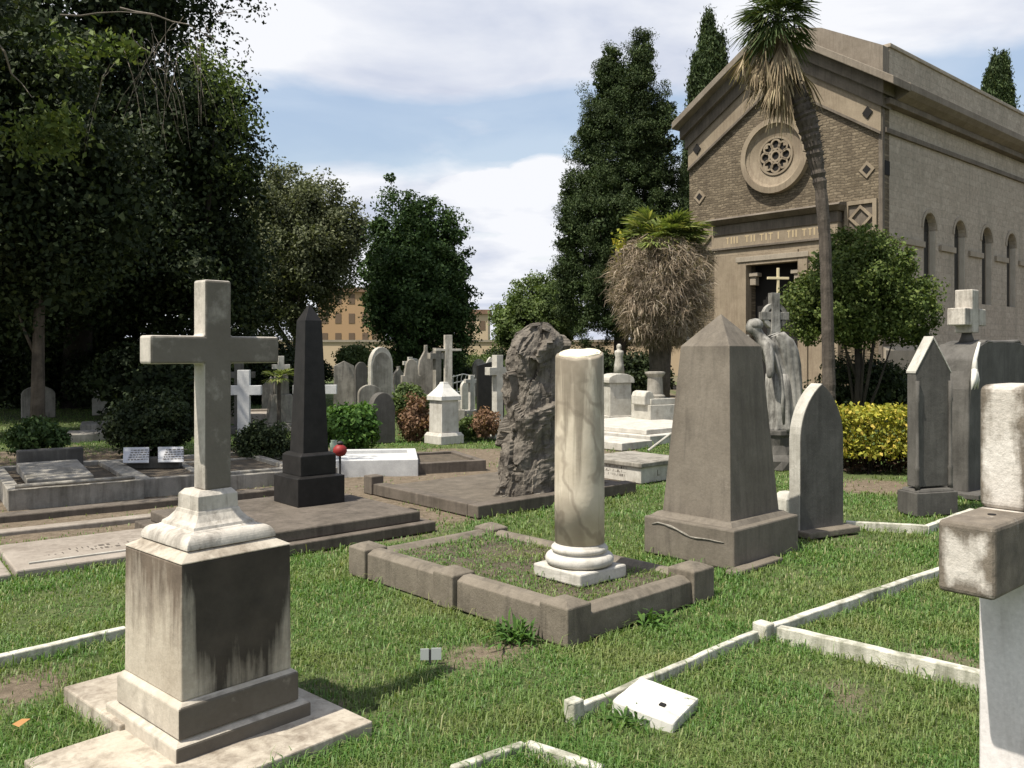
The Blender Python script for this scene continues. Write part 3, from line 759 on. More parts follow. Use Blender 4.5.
def left_graves():
    c = G(8, 511); rot = R(35)
    t = kerb_plot('weathered raised kerb plot with a sloping tablet at the left edge', c, rot, 1.25, 2.1, .2, .12, 'mid_stone', 'soil')
    # the front rail
    MB().tube([(.06, -.02, .235), (1.15, -.02, .235)], .022, 8).build('front_rail', 'mid_stone', t, 0, True)
    MB().prism([(.35, .17), (1.45, .20), (1.45, .30), (.35, .24)], .2, .82, 'x').build('sloping_tablet', 'mid_stone', t, .01)
    MB().box(.22, .9, 1.55, 1.72, .1, .42).build('headstone', 'dark_stone', t, .015)
    c = G(143, 497)
    t = kerb_plot('raised dark earth plot with grey kerb carrying the open book plaques', c, rot, 1.75, 2.0, .19, .1, 'mid_stone', 'soil')
    bk = thing('book_plaque', 'pair of pale grey plaques like an open book on a dark earth plot', 'plaque', G(154, 466, .17), R(8))
    for s, x in ((0, -.34), (1, .06)):
        o = MB().loft([[(x+.02,-.12,.05),(x+.32,-.14,.05),(x+.28-.02,.10,.20),(x-.04,.11,.20)], [(x+.02,-.135,.062),(x+.32,-.155,.062),(x+.26,.085,.222),(x-.04,.095,.222)]]).build('page', 'plaque', bk, .004)
    m = MB(); rnd = random.Random(3)
    for x in (-.3, .1):
        for r in range(5):
            f = .15+r*.15
            xx = x+.03
            while xx < x+.25:
                w = rnd.uniform(.012, .04); y = -.145+.23*f; z = .068+.160*f
                m.add([(xx, y, z), (xx+w, y, z), (xx+w, y+.012, z+.0083), (xx, y+.012, z+.0083)], [(0, 1, 2, 3)]); xx += w+.012
    m.build('lettering', 'ink', bk)
    MB().box(-.3, .3, -.05, .12, -.02, .1).build('book_rest', 'dark_stone', bk)
left_graves()

def low_steps():
    t = thing('kerb', 'long low weathered kerb along the front of the kerbed graves on the left', 'kerb', G(-40, 527), R(36))
    MB().box(0, 3.2, 0, .2, -.03, .06).build('kerb_bar', 'tomb_stone', t, .012); excl(t.location, R(36), 0, 3.2, 0, .2)
    t = thing('kerb', 'pale low kerb step in front of the left graves beside the ledger', 'kerb', G(-30, 540), R(36.5))
    MB().box(0, 1.9, 0, .16, -.03, .035).build('kerb_bar', 'ledger_stone', t, .012); excl(t.location, R(36.5), 0, 1.9, 0, .16)
low_steps()

# ------------------------------------------------------------------ middle distance, left group
def latin(label, loc, rot, w, th, top, zarm, armh, span, mat, base=None, bmat=None, name='grave_cross', bev=.006):
    t = thing(name, label, 'cross', loc, rot)
    z0 = 0
    if base:
        z = 0
        for hw, hh in base:
            MB().box(-hw, hw, -hw*.8, hw*.8, z, z+hh).build('step', bmat or mat, t, .008); z += hh
        z0 = z
    m = MB(); cross_mesh(m, w, th, z0-.005, top, zarm, armh, span); m.build('cross', mat, t, bev)
    if base: excl(loc, rot, -base[0][0], base[0][0], -base[0][0], base[0][0])
    return t
def mid_left():
    Y = 13.5
    latin('plain white cross standing behind the dark clipped bowl bush', P(244, Y), R(4), .185, .1, ZH(370, Y), ZH(395, Y), .15, .27, 'shade_white')
    Y = 16.5
    latin('dark stone cross half hidden behind the plain white cross', P(239, Y), R(8), .16, .12, ZH(363, Y), ZH(378, Y), .12, .3, 'dark_stone', [(.35,.12)])
    Y = 16
    latin('white cross mostly hidden behind the black obelisk, only its arm showing', P(315, Y), R(5), .18, .1, ZH(372, Y), ZH(394, Y), .17, .40, 'shade_white', [(.3,.1)])
    # rock pedestal with a small cross and yucca
    Y = 17; t = thing('rock_monument', 'tapered stepped stone with a small cross on top beside the black obelisk', 'grave monument', P(281, Y), R(25))
    MB().stack([(0,.34,.3),(.16,.31,.27)]).build('base', 'mid_stone', t, .015)
    MB().stack([(.16,.27,.23),(ZH(394, Y),.19,.17)]).build('tapered_block', 'mid_stone', t, .02)
    MB().stack([(ZH(394, Y),.14,.12),(ZH(374, Y),.12,.11)]).build('upper_block', 'mid_stone', t, .01)
    m = MB(); cross_mesh(m, .11, .09, ZH(375, Y), ZH(356, Y), ZH(369, Y), .09, .17); m.build('cross', 'white_marble', t, .006)
    # tan slab and kerbs there
    t = kerb_plot('low tan slab tomb behind the plain white cross', G(228, 424), R(20), 2.0, 1.7, .2, .14, 'ledger_stone', 'ledger_stone', 'tomb_slab')
    t = kerb_plot('grey kerb plot around the clipped bowl bush beside the black obelisk', G(205, 492), R(33), 1.55, 1.6, .16, .1, 'mid_stone', 'soil')
    # white raised plot with red lantern
    t = kerb_plot('long bright white marble kerb plot to the right of the black obelisk', G(325, 477), R(8), 1.15, 1.25, .2, .12, 'shade_white', 'shade_white')
    t = kerb_plot('dark overgrown low kerb plot right of the bright white plot', G(417, 474), R(24), .95, 1.2, .13, .1, 'tomb_stone', 'soil')
    p = G(340, 474)
    l = thing('grave_lantern', 'round red grave lantern on a thin stake beside the black obelisk', 'lantern', P(340, 8.6), 0)
    z = ZH(450, 8.6)
    MB().tube([(0,0,0),(0,0,z-.05)], .012, 8).build('stake', 'iron', l)
    MB().lathe([(z-.06,.03),(z-.045,.055),(z-.015,.07),(z+.02,.066),(z+.048,.04),(z+.056,.02)], n=20).build('red_globe', 'red', l, 0, True)
    MB().lathe([(z+.06,.03),(z+.075,.035),(z+.09,.012)], n=16).build('cap', 'iron', l, 0, True)
    j = thing('glass_jar', 'pale green jar standing on the bright white plot near the red lantern', 'jar', P(334, 11.3, .19), 0)
    MB().lathe([(0,.05),(.16,.055),(.18,.035),(.2,.045)], n=16).build('glass', 'jar', j, 0, True)
    # headstones
    Y = 14.5; headstone('low dark round topped headstone behind the fresh green bush', P(372, Y), R(30), .42, ZH(393, Y), .55, .22, 'round', 'dark_stone')
    Y = 16.8; headstone('small grey square headstone between the dark round one and the tall arched one', P(359, Y), R(25), .45, ZH(385, Y), .72, .12, 'round', 'mid_stone')
    Y = 19; t = headstone('tall pale arched headstone with bright rim standing highest in the middle left group', P(371, Y), R(30), .52, ZH(347, Y), 1.25, .2, 'round', 'edge_stone', 'mid_stone', base=(.1,.1,.2))
    Y = 21; headstone('narrow dark slab headstone left of the tall arched headstone', P(355.5, Y), R(25), .3, ZH(362, Y), 1.1, .12, 'round', 'dark_stone')
    Y = 21.5; headstone('broad grey headstone with square top just right of the black obelisk', P(334, Y), R(15), .5, ZH(361, Y), 1.2, .14, 'gable', 'mid_stone')
    Y = 20; headstone('grey shouldered headstone on a base right of the tall arched headstone', P(402, Y), R(20), .46, ZH(359, Y), 1.0, .15, 'shoulder', 'mid_stone', base=(.12,.12,.45))
    Y = 20.5; headstone('small lichened ornate headstone left of the tall slim cross', P(419, Y), R(20), .36, ZH(345, Y), 1.2, .14, 'ogee', 'mid_stone', base=(.1,.1,.35))
    Y = 20.2; latin('stocky grey stone cross right beside the tall slim cross', P(437, Y), R(35), .15, .15, ZH(348, Y), ZH(359, Y), .14, .22, 'mid_stone', [(.28,.3),(.2,.25)])
    Y = 19.5; latin('tall slim pale cross with thin arms rising above the white boxy tomb', P(448, Y), R(20), .17, .14, ZH(335, Y), ZH(351, Y), .05, .30, 'cross_stone', [(.32,.25),(.24,.2)])
    # white boxy monument
    c = G(441.5, 445); t = thing('white_tomb', 'white boxy marble tomb with pyramid cap and moulded base', 'grave monument', c, A)
    b = .42; z = lambda py: ZH(py, 14.6)
    MB().stack([(0,b/2+.03,b/2+.03),(z(437)+.03,b/2+.03,b/2+.03),(z(434)+.03,b/2,b/2)], b/2, b/2).build('base', 'white_marble', t, .006)
    MB().stack([(z(434)+.03,b/2-.03,b/2-.03),(z(400),b/2-.035,b/2-.035)], b/2, b/2).build('block', 'white_marble', t, .006)
    MB().stack([(z(400),b/2,b/2),(z(396),b/2,b/2),(z(388),.1,.1),(z(384),.06,.06),(z(382),.05,.05)], b/2, b/2).build('cap', 'bright_white', t, .005)
    excl(c, A, -.1, b+.1, -.1, b+.1)
    # white wrought iron railing
    Y = 26; t = thing('grave_railing', 'little white curved metal railing behind the white boxy tomb', 'railing', P(453, Y), R(8))
    m = MB()
    for i in range(6):
        x = i*.125; m.tube([(x, 0, 0), (x, 0, .75), (x+.03, 0, .86)], .01, 5)
    for zz in (.3, .6, .8): m.tube([(0-.02, 0, zz), (.32, .02, zz+.08), (.66, 0, zz)], .018, 5)
    m.build('bars', 'bright_white', t)
    # cross seen obliquely left of the boulder
    Y = 15.5; t = latin('pale cross seen edge on, on white steps left of the boulder', P(497.5, Y), A, .15, .14, ZH(355, Y), ZH(375, Y), .14, .24, 'edge_stone', [(.2,.16),(.15,.14)], 'bright_white')
    Y = 19; headstone('black slab headstone behind the oblique pale cross', P(478, Y), R(20), .62, ZH(362, Y), 1.25, .12, 'gable', 'black_stone')
    # farther scattered stones
    far = [(283, 27, 1.1, .5, 'round', 'mid_stone', 'small round headstone deep in the shade left of the black obelisk'),
           (205, 24, .9, .5, 'round', 'edge_stone', 'pale round headstone seen left of the big cross shaft'),
           (345, 27, 1.4, .5, 'gothic', 'edge_stone', 'far pointed pale headstone under the gap between the trees'),
           (409, 27, 1.35, .45, 'round', 'edge_stone', 'far round headstone in front of the deep green tree'),
           (427, 29, 1.6, .42, 'gothic', 'mid_stone', 'far pointed headstone left of the tall slim cross'),
           (22, 20, .75, .7, 'round', 'mid_stone', 'low headstone in deep shade at the far left'),
           (92, 21, .95, .35, 'gothic', 'edge_stone', 'narrow pale headstone in the shade left of the big cross'),
           (100, 26, 1.5, .3, 'round', 'mid_stone', 'slim upright stone between the shaded trunks')]
    for px, Y, h, w, k, mt, lb in far:
        headstone(lb, P(px, Y), R(random.Random(px).uniform(10, 40)), w, h, h*.72, .15, k, mt)
    extra = [(383, 22, .62, .34, 'round', 'edge_stone', 'low pale rounded stone below the tall arched headstone'),
             (394, 24, 1.15, .36, 'ogee', 'mid_stone', 'ornate grey headstone just right of the tall arched headstone'),
             (411, 17.5, .55, .3, 'gable', 'edge_stone', 'small pale gabled stone above the withered shrub'),
             (424, 24, 1.25, .3, 'round', 'edge_stone', 'slim pale round stone behind the lichened ornate headstone'),
             (346, 24, 1.0, .4, 'shoulder', 'edge_stone', 'pale shouldered headstone behind the broad grey one'),
             (462, 23, .8, .4, 'round', 'white_marble', 'low white round headstone beside the little railing'),
             (473, 30, 1.3, .5, 'round', 'mid_stone', 'far grey round headstone left of the black slab headstone'),
             (299, 22, 1.25, .4, 'round', 'edge_stone', 'pale headstone peeping out left of the black obelisk'),
             (262, 21, .95, .45, 'gable', 'mid_stone', 'grey gabled headstone between the white cross and the stepped stone'),
             (218, 19, .8, .4, 'round', 'mid_stone', 'grey round headstone left of the plain white cross'),
             (486, 26, 1.4, .3, 'gothic', 'white_marble', 'slim white pointed headstone left of the oblique pale cross'),
             (600, 21, .9, .35, 'round', 'edge_stone', 'pale round headstone just right of the column top')]
    for px, Y, h, w, k, mt, lb in extra:
        headstone(lb, P(px, Y), R(random.Random(px).uniform(15, 40)), w, h, h*.74, .13, k, mt)
    Y = 23; latin('small pale cross between the headstones left of the tall slim cross', P(410, Y), R(30), .12, .1, ZH(357, Y), ZH(365, Y), .1, .2, 'edge_stone', [(.25,.3)])
    Y = 20; latin('small white cross right of the white boxy tomb', P(471, Y), R(35), .1, .09, ZH(375, Y), ZH(383, Y), .09, .17, 'white_marble', [(.22,.2)])
    # pale slabs catching light in the shade
    for px, py, rr, L, D, lb in ((80, 432, 25, 1.0, .9, 'pale rubble slab catching sun in the shade of the big tree'), (58, 443, 30, 1.5, .8, 'low mossy slab in front of the sunlit rubble in the tree shade')):
        t = thing('ledger_slab', lb, 'ledger slab', G(px, py), R(rr)); MB().box(0, L, 0, D, -.05, .14).build('slab', 'mid_stone', t, .02); excl(G(px, py), R(rr), 0, L, 0, D)
mid_left()

# ------------------------------------------------------------------ middle distance, right of the column
def mid_right():
    # box tomb
    c = G(641, 484); t = thing('box_tomb', 'low box tomb with overhanging top slab between the column and the stout obelisk', 'box tomb', c, A)
    MB().box(0, .85, 0, .9, 0, .19).build('chest', 'white_marble', t, .008)
    MB().box(-.03, .88, -.03, .93, .19, .245).build('lid', 'mid_stone', t, .01)
    def pl(m, x0, x1, r, h, d, rnd): z = .06+r*.045; m.box(-.003, .01, x0, x1, z, z+h*rnd.choice([.3, 1., 1.]))
    letters(t, 3, .2, .75, 0, 'ink', pl, .028, seed=9)
    MB().box(.3, .31, -.004, .01, .07, .14).box(.311, .34, -.004, .01, .07, .08).build('carved_mark', 'mid_stone', t)
    excl(c, A, 0, .85, 0, .9)
    # white low platform
    c = G(650, 446); t = thing('tomb_slab', 'low bright white marble platform behind the box tomb', 'tomb slab', c, A)
    MB().box(0, 2.4, 0, 2.6, 0, .16).build('platform', 'white_marble', t, .01)
    MB().box(.15, 2.2, .2, 2.4, .16, .24).build('top_slab', 'white_marble', t, .01)
    excl(c, A, 0, 2.4, 0, 2.6)
    t = thing('tomb_slab', 'second low white slab in front of the bright marble platform', 'tomb slab', G(622, 451), A)
    MB().box(0, .75, 0, 2.4, 0, .12).build('slab', 'white_marble', t, .01); excl(t.location, A, 0, .75, 0, 2.4)
    t = thing('railing', 'slanting pale rail beside the bright white platform', 'railing', G(648, 452), R(30))
    MB().tube([(0, 0, .02), (.45, 0, .26)], .02, 8).tube([(.45, 0, 0), (.45, 0, .27)], .02, 8).build('bar', 'edge_stone', t)
    # grey chest tomb with curved pediment
    Y = 17.5; t = thing('pedestal_tomb', 'upright grey pedestal tomb with curved lid right of the broken column', 'grave monument', P(610, Y), R(18))
    w = .48; zt = ZH(383, Y)
    MB().box(-.06, w+.06, -.06, .5, 0, .25).build('base', 'white_marble', t, .01)
    MB().box(0, w, 0, .42, .25, zt).build('block', 'edge_stone', t, .01)
    n = 8; pts = [(-.05, zt), (w+.05, zt), (w+.05, zt+.06)]+[(w/2+(w/2+.05)*math.cos(math.pi*i/n), zt+.06+.13*math.sin(math.pi*i/n)) for i in range(1, n)]+[(-.05, zt+.06)]
    MB().prism(pts, -.05, .47).build('lid', 'edge_stone', t, .01)
    # white column tomb
    Y = 17; t = thing('column_tomb', 'white marble tomb with a short round column and rounded sarcophagus under the short palm', 'grave monument', P(655, Y), R(30))
    MB().box(-.36, .36, -.3, .3, 0, ZH(404, Y)).build('base', 'edge_stone', t, .01)
    MB().box(-.3, .3, -.25, .25, ZH(404, Y), ZH(398, Y)).build('step', 'edge_stone', t, .01)
    z0 = ZH(398, Y); z1 = ZH(372, Y)
    MB().lathe([(z0,.2),(z0+.05,.2),(z0+.08,.16),(z1-.1,.145),(z1-.07,.17),(z1-.03,.2),(z1,.2),(z1+.01,.14)], .0, 0, 24).build('column', 'mid_stone', t, 0, False)
    m = MB(); m.prism([(-.44,z0-.12),(-.2,z0-.12),(-.2,z0+.06),(-.24,z0+.13),(-.32,z0+.16),(-.40,z0+.13),(-.44,z0+.05)], -.22, .2); m.build('sarcophagus', 'edge_stone', t, .02)
    # small white statue far
    Y = 24; t = thing('statue', 'small far white statue in shade beyond the pedestal tomb', 'statue', P(619, Y), 0)
    MB().box(-.22, .22, -.2, .2, 0, .9).build('pedestal', 'mid_stone', t, .02)
    MB().lathe([(.9,.16),(1.2,.13),(1.4,.1),(1.52,.13),(1.58,.12),(1.62,.05),(1.66,.07),(1.73,.07),(1.78,.03)], n=14).build('figure', 'white_marble', t, 0, True)
mid_right()

# ------------------------------------------------------------------ angel, ring cross, gilt cross
def skin(name, verts, edges, rad, sub=2, root=0):
    me = bpy.data.meshes.new(name); me.from_pydata(verts, edges, [])
    o = bpy.data.objects.new(name, me); C.objects.link(o)
    o.modifiers.new('s', 'SKIN'); sb = o.modifiers.new('u', 'SUBSURF'); sb.levels = sub; sb.render_levels = sub
    for i, v in enumerate(me.skin_vertices[0].data):
        r = rad[i]; v.radius = (r, r) if isinstance(r, (int, float)) else r; v.use_root = i == root
    bpy.context.view_layer.update()
    ev = o.evaluated_get(bpy.context.evaluated_depsgraph_get()); nm = bpy.data.meshes.new_from_object(ev)
    bpy.data.objects.remove(o); bpy.data.meshes.remove(me); nm.name = name; return nm
def angel():
    Y = 11.5; t = thing('angel_statue', 'bowed marble angel statue with a long drooping wing on a rocky pedestal', 'statue', P(772, Y), 0)
    m = MB(); n = 20; rings = []
    for z, r in ((0,.34),(.12,.33),(.2,.27),(.32,.24),(.42,.25),(.46,.27),(.52,.26)):
        rings.append([(r*math.cos(2*math.pi*i/n)*(1+.12*mnoise.noise(Vector((i*.9, z*7, 1))))+.04, .9*r*math.sin(2*math.pi*i/n)*(1+.12*mnoise.noise(Vector((i*.9, z*7, 5)))), z) for i in range(n)])
    m.loft(rings).build('rock_pedestal', 'dark_stone', t, .01)
    # body: bowed to the left, head down, one hand to the face, other arm hanging
    v = [(.10,0,1.18),(.07,0,1.36),(-.01,0,1.53),(-.10,0,1.66),(-.17,-.01,1.76),(-.235,-.015,1.86),(-.26,-.02,1.955),
         (-.10,-.15,1.62),(-.09,-.21,1.44),(-.10,-.25,1.27),(-.11,-.25,1.2),
         (-.10,.15,1.62),(-.2,.16,1.5),(-.29,.06,1.62),(-.30,.01,1.70),
         (.10,-.06,.95),(.09,-.05,.7),(.08,-.05,.52)]
    e = [(0,1),(1,2),(2,3),(3,4),(4,5),(5,6),(3,7),(7,8),(8,9),(9,10),(3,11),(11,12),(12,13),(13,14),(0,15),(15,16),(16,17)]
    r = [.15,.135,.145,.12,.062,.092,.07,.075,.062,.05,.035,.075,.06,.045,.03,.14,.12,.12]
    link('figure', skin('figure', v, e, r), 'statue', t, smooth=True)
    # robe: pleated skirt
    m = MB(); n = 48; rings = []
    for z, rx, ry, cx in ((1.26,.165,.15,.085),(1.1,.185,.17,.10),(.9,.19,.18,.11),(.7,.2,.19,.11),(.55,.225,.21,.10),(.5,.235,.22,.10)):
        k = (1.26-z)/.76
        rings.append([(cx+rx*math.cos(a)*(1+.09*k*math.sin(9*a)), ry*math.sin(a)*(1+.09*k*math.sin(9*a+1)), z) for a in [2*math.pi*i/n for i in range(n)]])
    m.loft(rings).build('robe', 'statue', t, 0, True)
    # wing: curved fan of feathers along the back
    for sgn in (-1, 1):
        m = MB()
        path = [(-.03,1.76,.04),(.06,1.79,.075),(.14,1.70,.105),(.20,1.55,.12),(.24,1.36,.12),(.268,1.16,.105),(.295,.95,.08),(.32,.75,.05),(.335,.60,.015)]
        n = 28; rings = []
        for i in range(len(path)*3-2):
            f = i/3; q = int(f); q2 = min(q+1, len(path)-1); w = f-q
            x, z, r = [path[q][k_]*(1-w)+path[q2][k_]*w for k_ in range(3)]
            nx, nz = (.8, .45) if i < 4 else (.98, .2)
            ring = []
            for k in range(n):
                a = 2*math.pi*k/n; rr = r*math.cos(a); fe = .012*math.sin(rr*75+i*.25)*(1 if i > 6 else .4)
                ring.append((x+nx*rr, sgn*(.115+.02*math.sin(f))+(.05*min(1, r/.1)+fe)*math.sin(a), z+nz*rr-.02*abs(math.sin(rr*55))*(i/12)))
            rings.append(ring)
        m.loft(rings).build('wing', 'statue', t, 0, True)
    # bowed face, cheek towards the hand
    m = MB(); rings = []
    for i in range(9):
        f = i/8; a = -math.pi/2+math.pi*f; rr = .083*math.cos(a)+.001; cx_ = -.262-.02*math.sin(a*.5); zc_ = 1.885+.105*math.sin(a)
        ring = []
        for b in [2*math.pi*k/20 for k in range(20)]:
            bump = .018*math.exp(-((b-math.pi)/.22)**2)*math.exp(-((f-.42)/.14)**2)+.006*math.exp(-((b-math.pi)/.4)**2)*math.exp(-((f-.2)/.1)**2)-.008*(math.exp(-((b-math.pi-.42)/.2)**2)+math.exp(-((b-math.pi+.42)/.2)**2))*math.exp(-((f-.55)/.1)**2)
            ring.append((cx_+(rr+bump)*math.cos(b), -.012+rr*.85*math.sin(b), zc_))
        rings.append(ring)
    m.loft(rings).build('face', 'statue', t, 0, True)
    m = MB()
    for q in range(7):
        y0 = -.13+q*.043; m.tube([(-.09, y0*.8, 1.70), (.0, y0*1.15, 1.48), (.07, y0*1.1, 1.22), (.09, y0*1.25, .95), (.10, y0*1.4, .6)], [.012, .03, .034, .036, .02], 6)
    m.build('drapery_folds', 'statue', t, 0, True)
    for k in range(4): MB().tube([(-.30, .01-.014*k, 1.69), (-.318, .005-.014*k, 1.735), (-.325, -.0-.013*k, 1.78)], [.011, .010, .006], 6).build('finger', 'statue', t, 0, True)
    # hair
    m = MB(); rings = []
    for i in range(9):
        a = -math.pi/2+math.pi*i/8; rr = .1*math.cos(a)+.001
        rings.append([(-.225+rr*math.cos(b), -.012+rr*math.sin(b), 1.915+.085*math.sin(a)) for b in [2*math.pi*k/16 for k in range(16)]])
    m.loft(rings).build('hair', 'statue', t, 0, True)
    # ring-headed cross behind
    Y = 13.2; t = thing('ring_cross', 'pale ring headed stone cross rising behind the bowed angel', 'cross', P(774, Y), R(12))
    zc = ZH(316, Y); z1 = ZH(293, Y)
    MB().stack([(0,.3,.25),(.3,.28,.23),(.3,.22,.18),(.5,.2,.16)]).build('base', 'mid_stone', t, .01)
    m = MB(); m.stack([(.5,.11,.09),(zc-.16,.075,.065),(zc+.12,.065,.06),(z1,.07,.06)]); m.build('shaft', 'statue', t, .006)
    MB().box(-.23, .23, -.05, .05, zc-.06, zc+.06).build('arms', 'statue', t, .006)
    m = MB(); N = 32; rr = []
    for i in range(N):
        a = 2*math.pi*i/N; rr.append([(k*math.cos(a), q, zc+k*math.sin(a)) for k, q in ((.2,-.045),(.2,.045),(.13,.045),(.13,-.045))])
    vs = [p for r_ in rr for p in r_]; fs = []
    for i in range(N):
        j = (i+1) % N
        for k in range(4): fs.append((i*4+k, j*4+k, j*4+(k+1) % 4, i*4+(k+1) % 4))
    m.add(vs, fs).build('ring', 'statue', t, .004)
    Y = 24.5; t = thing('gilt_cross', 'slender pale gilt cross on a tall pole before the dark chapel doorway', 'cross', P(778, Y), R(8))
    MB().stack([(0,.4,.4),(.35,.36,.36),(.35,.25,.25),(.8,.22,.22)]).build('base', 'mid_stone', t, .02)
    MB().box(-.035, .035, -.025, .025, .8, ZH(268, Y)).build('upright', 'gilt', t, .006)
    MB().box(-.32, .32, -.035, .035, ZH(279.4, Y), ZH(277, Y)).build('crossbar', 'gilt', t, .006)
    Y = 12.3; t = thing('marble_block', 'pale rough stone block between the stout obelisk and the pointed headstone', 'marble block', G(787, 512), R(30))
    MB().stack([(0,.12,.1),(.14,.11,.09),(.2,.05,.06)]).build('block', 'edge_stone', t, .015); excl(t.location, 0, -.15, .15, -.15, .15)
angel()

# ------------------------------------------------------------------ chapel
def chapel():
    o = P(882, 27.0); t = thing('chapel', 'tall brown stone chapel with a rose window gable and long pale side wall', 'chapel', o, A)
    WD, LEN = 7.4, 24.0
    k = .638
    # facade wall with door opening
    MB().prism([(0,0),(2.7,0),(2.7,4.72),(4.7,4.72),(4.7,0),(WD,0),(WD,9.3),(WD/2,9.3+k*WD/2),(0,9.3)], 0, .5, 'x').build('facade_wall', 'facade', t)
    # quoin strip at the corner
    MB().box(-.03, .12, -.03, .10, 0, 9.3).build('corner_strip', 'cornice', t, .01)
    # rake trims
    for s in (0, 1):
        y = (lambda v: v) if s == 0 else (lambda v: WD-v)
        MB().prism([(y(-.0), 8.47), (y(WD/2), 8.47+k*WD/2), (y(WD/2), 9.27+k*WD/2), (y(0), 9.27)], -.08, -.002, 'x').build('rake_band', 'trim', t)
        MB().prism([(y(0), 8.38), (y(WD/2), 8.38+k*WD/2), (y(WD/2), 8.47+k*WD/2), (y(0), 8.47)], -.13, -.002, 'x').build('rake_moulding', 'cornice', t)
        ov = .68 if s == 0 else .3
        MB().prism([(y(-.1), 9.27-k*.1), (y(WD/2), 9.27+k*WD/2), (y(WD/2), 9.7+k*WD/2), (y(-.1), 9.7-k*.1)], -.16, .45, 'x').build('bed_moulding', 'cornice', t)
        MB().prism([(y(-.2), 9.7-k*.2), (y(WD/2), 9.7+k*WD/2), (y(WD/2), 10.1+k*WD/2), (y(-.2), 10.1-k*.2)], -.34, .45, 'x').build('upper_bed_moulding', 'cornice', t)
        MB().prism([(y(-ov), 10.1-k*ov), (y(WD/2), 10.1+k*WD/2), (y(WD/2), 10.36+k*WD/2), (y(-ov), 10.36-k*ov)], -.7, .5, 'x').build('raking_cornice', 'weathered', t, .02)
        m = MB(); cy_ = y(.42); cz = 9.14
        m.prism([(cy_, cz-.2), (cy_+.17, cz), (cy_, cz+.2), (cy_-.17, cz)], -.12, -.082, 'x').build('diamond_ornament', 'dark_hole', t)
        m = MB(); cy_ = y(.48); cz = 7.35
        m.prism([(cy_, cz-.28), (cy_+.26, cz), (cy_, cz+.28), (cy_-.26, cz)], -.04, -.002, 'x').build('diamond_frame', 'trim', t)
        MB().prism([(cy_, cz-.15), (cy_+.14, cz), (cy_, cz+.15), (cy_-.14, cz)], -.046, -.041, 'x').build('diamond_vent', 'dark_hole', t)
        # square panel with a diamond
        a, b = sorted((y(.14), y(1.2))); z0, z1 = 5.3, 6.4; w = .13
        m = MB()
        for q in ((a, b, z0, z0+w), (a, b, z1-w, z1), (a, a+w, z0+w, z1-w), (b-w, b, z0+w, z1-w)): m.box(-.09, -.002, q[0], q[1], q[2], q[3])
        c_, d_ = (a+b)/2, (z0+z1)/2; rr = .40
        for i in range(4):
            an = math.pi/2*i; a1 = math.pi/2*(i+1)
            p1 = (c_+rr*math.cos(an), d_+rr*math.sin(an)); p2 = (c_+rr*math.cos(a1), d_+rr*math.sin(a1)); g = .72
            q1 = (c_+rr*g*math.cos(an), d_+rr*g*math.sin(an)); q2 = (c_+rr*g*math.cos(a1), d_+rr*g*math.sin(a1))
            m.prism([p1, p2, q2, q1], -.085, -.002, 'x')
        m.build('diamond_panel', 'trim', t)
        MB().box(-.02, -.001, a+.05, b-.05, z0+.05, z1-.05).build('panel_ground', 'cornice', t)
    # portal
    p0, p1 = 1.32, 6.08
    MB().box(-.28, -.002, p0, 2.7, 0, 5.0).build('portal_pier', 'trim', t, .01); MB().box(-.28, -.002, 4.7, p1, 0, 5.0).build('portal_pier', 'trim', t, .01)
    MB().box(-.28, -.002, p0, p1, 5.0, 5.22).build('lintel', 'trim', t, .01)
    MB().box(-.36, -.002, p0-.06, p1+.06, 5.222, 5.3).build('lintel_moulding', 'cornice', t, .01)
    MB().box(-.30, -.002, p0, p1, 5.302, 5.76).build('frieze', 'trim', t, .005)
    MB().box(-.34, -.002, p0-.02, p1+.02, 5.762, 6.12).build('architrave', 'cornice', t, .01)
    MB().loft([[(-.42,p0-.1,6.122),(-.002,p0-.1,6.122),(-.002,p1+.1,6.122),(-.42,p1+.1,6.122)], [(-.62,p0-.2,6.28),(-.002,p0-.2,6.28),(-.002,p1+.2,6.28),(-.62,p1+.2,6.28)], [(-.5,p0-.2,6.36),(-.002,p0-.2,6.42),(-.002,p1+.2,6.42),(-.5,p1+.2,6.36)]]).build('portal_cornice', 'cornice', t)
    rnd = random.Random(5); m = MB(); yy = 5.55
    while yy > 1.9:
        w = rnd.choice([.05, .05, .12, .16])
        if rnd.random() < .86:
            if w > .1: m.box(-.306, -.299, yy-w, yy, 5.62, 5.66); m.box(-.306, -.299, yy-w/2-.02, yy-w/2+.02, 5.42, 5.62)
            else: m.box(-.306, -.299, yy-w, yy, 5.42, 5.66)
        yy -= w+.07
    m.build('frieze_lettering', M['faded'], t)
    # door surround
    for a, b in ((2.36, 2.70), (4.70, 5.04)): MB().box(-.36, -.282, a, b, 0, 4.9).build('door_jamb', 'trim', t, .01)
    MB().box(-.36, -.003, 2.70, 4.70, 4.6, 4.998).build('door_head', 'trim', t, .01)
    MB().box(-.40, -.362, 2.30, 5.10, 4.72, 4.9).build('door_moulding', 'sidetrim', t, .01)
    for a in (2.72, 4.34): MB().box(-.2, .1, a, a+.34, 4.2, 4.34).box(-.15, .08, a+(.0 if a < 3 else .1), a+(.24 if a < 3 else .34), 3.9, 4.2).build('bracket', 'sidetrim', t, .02)
    # rose window
    cy, cz = WD/2, 8.33
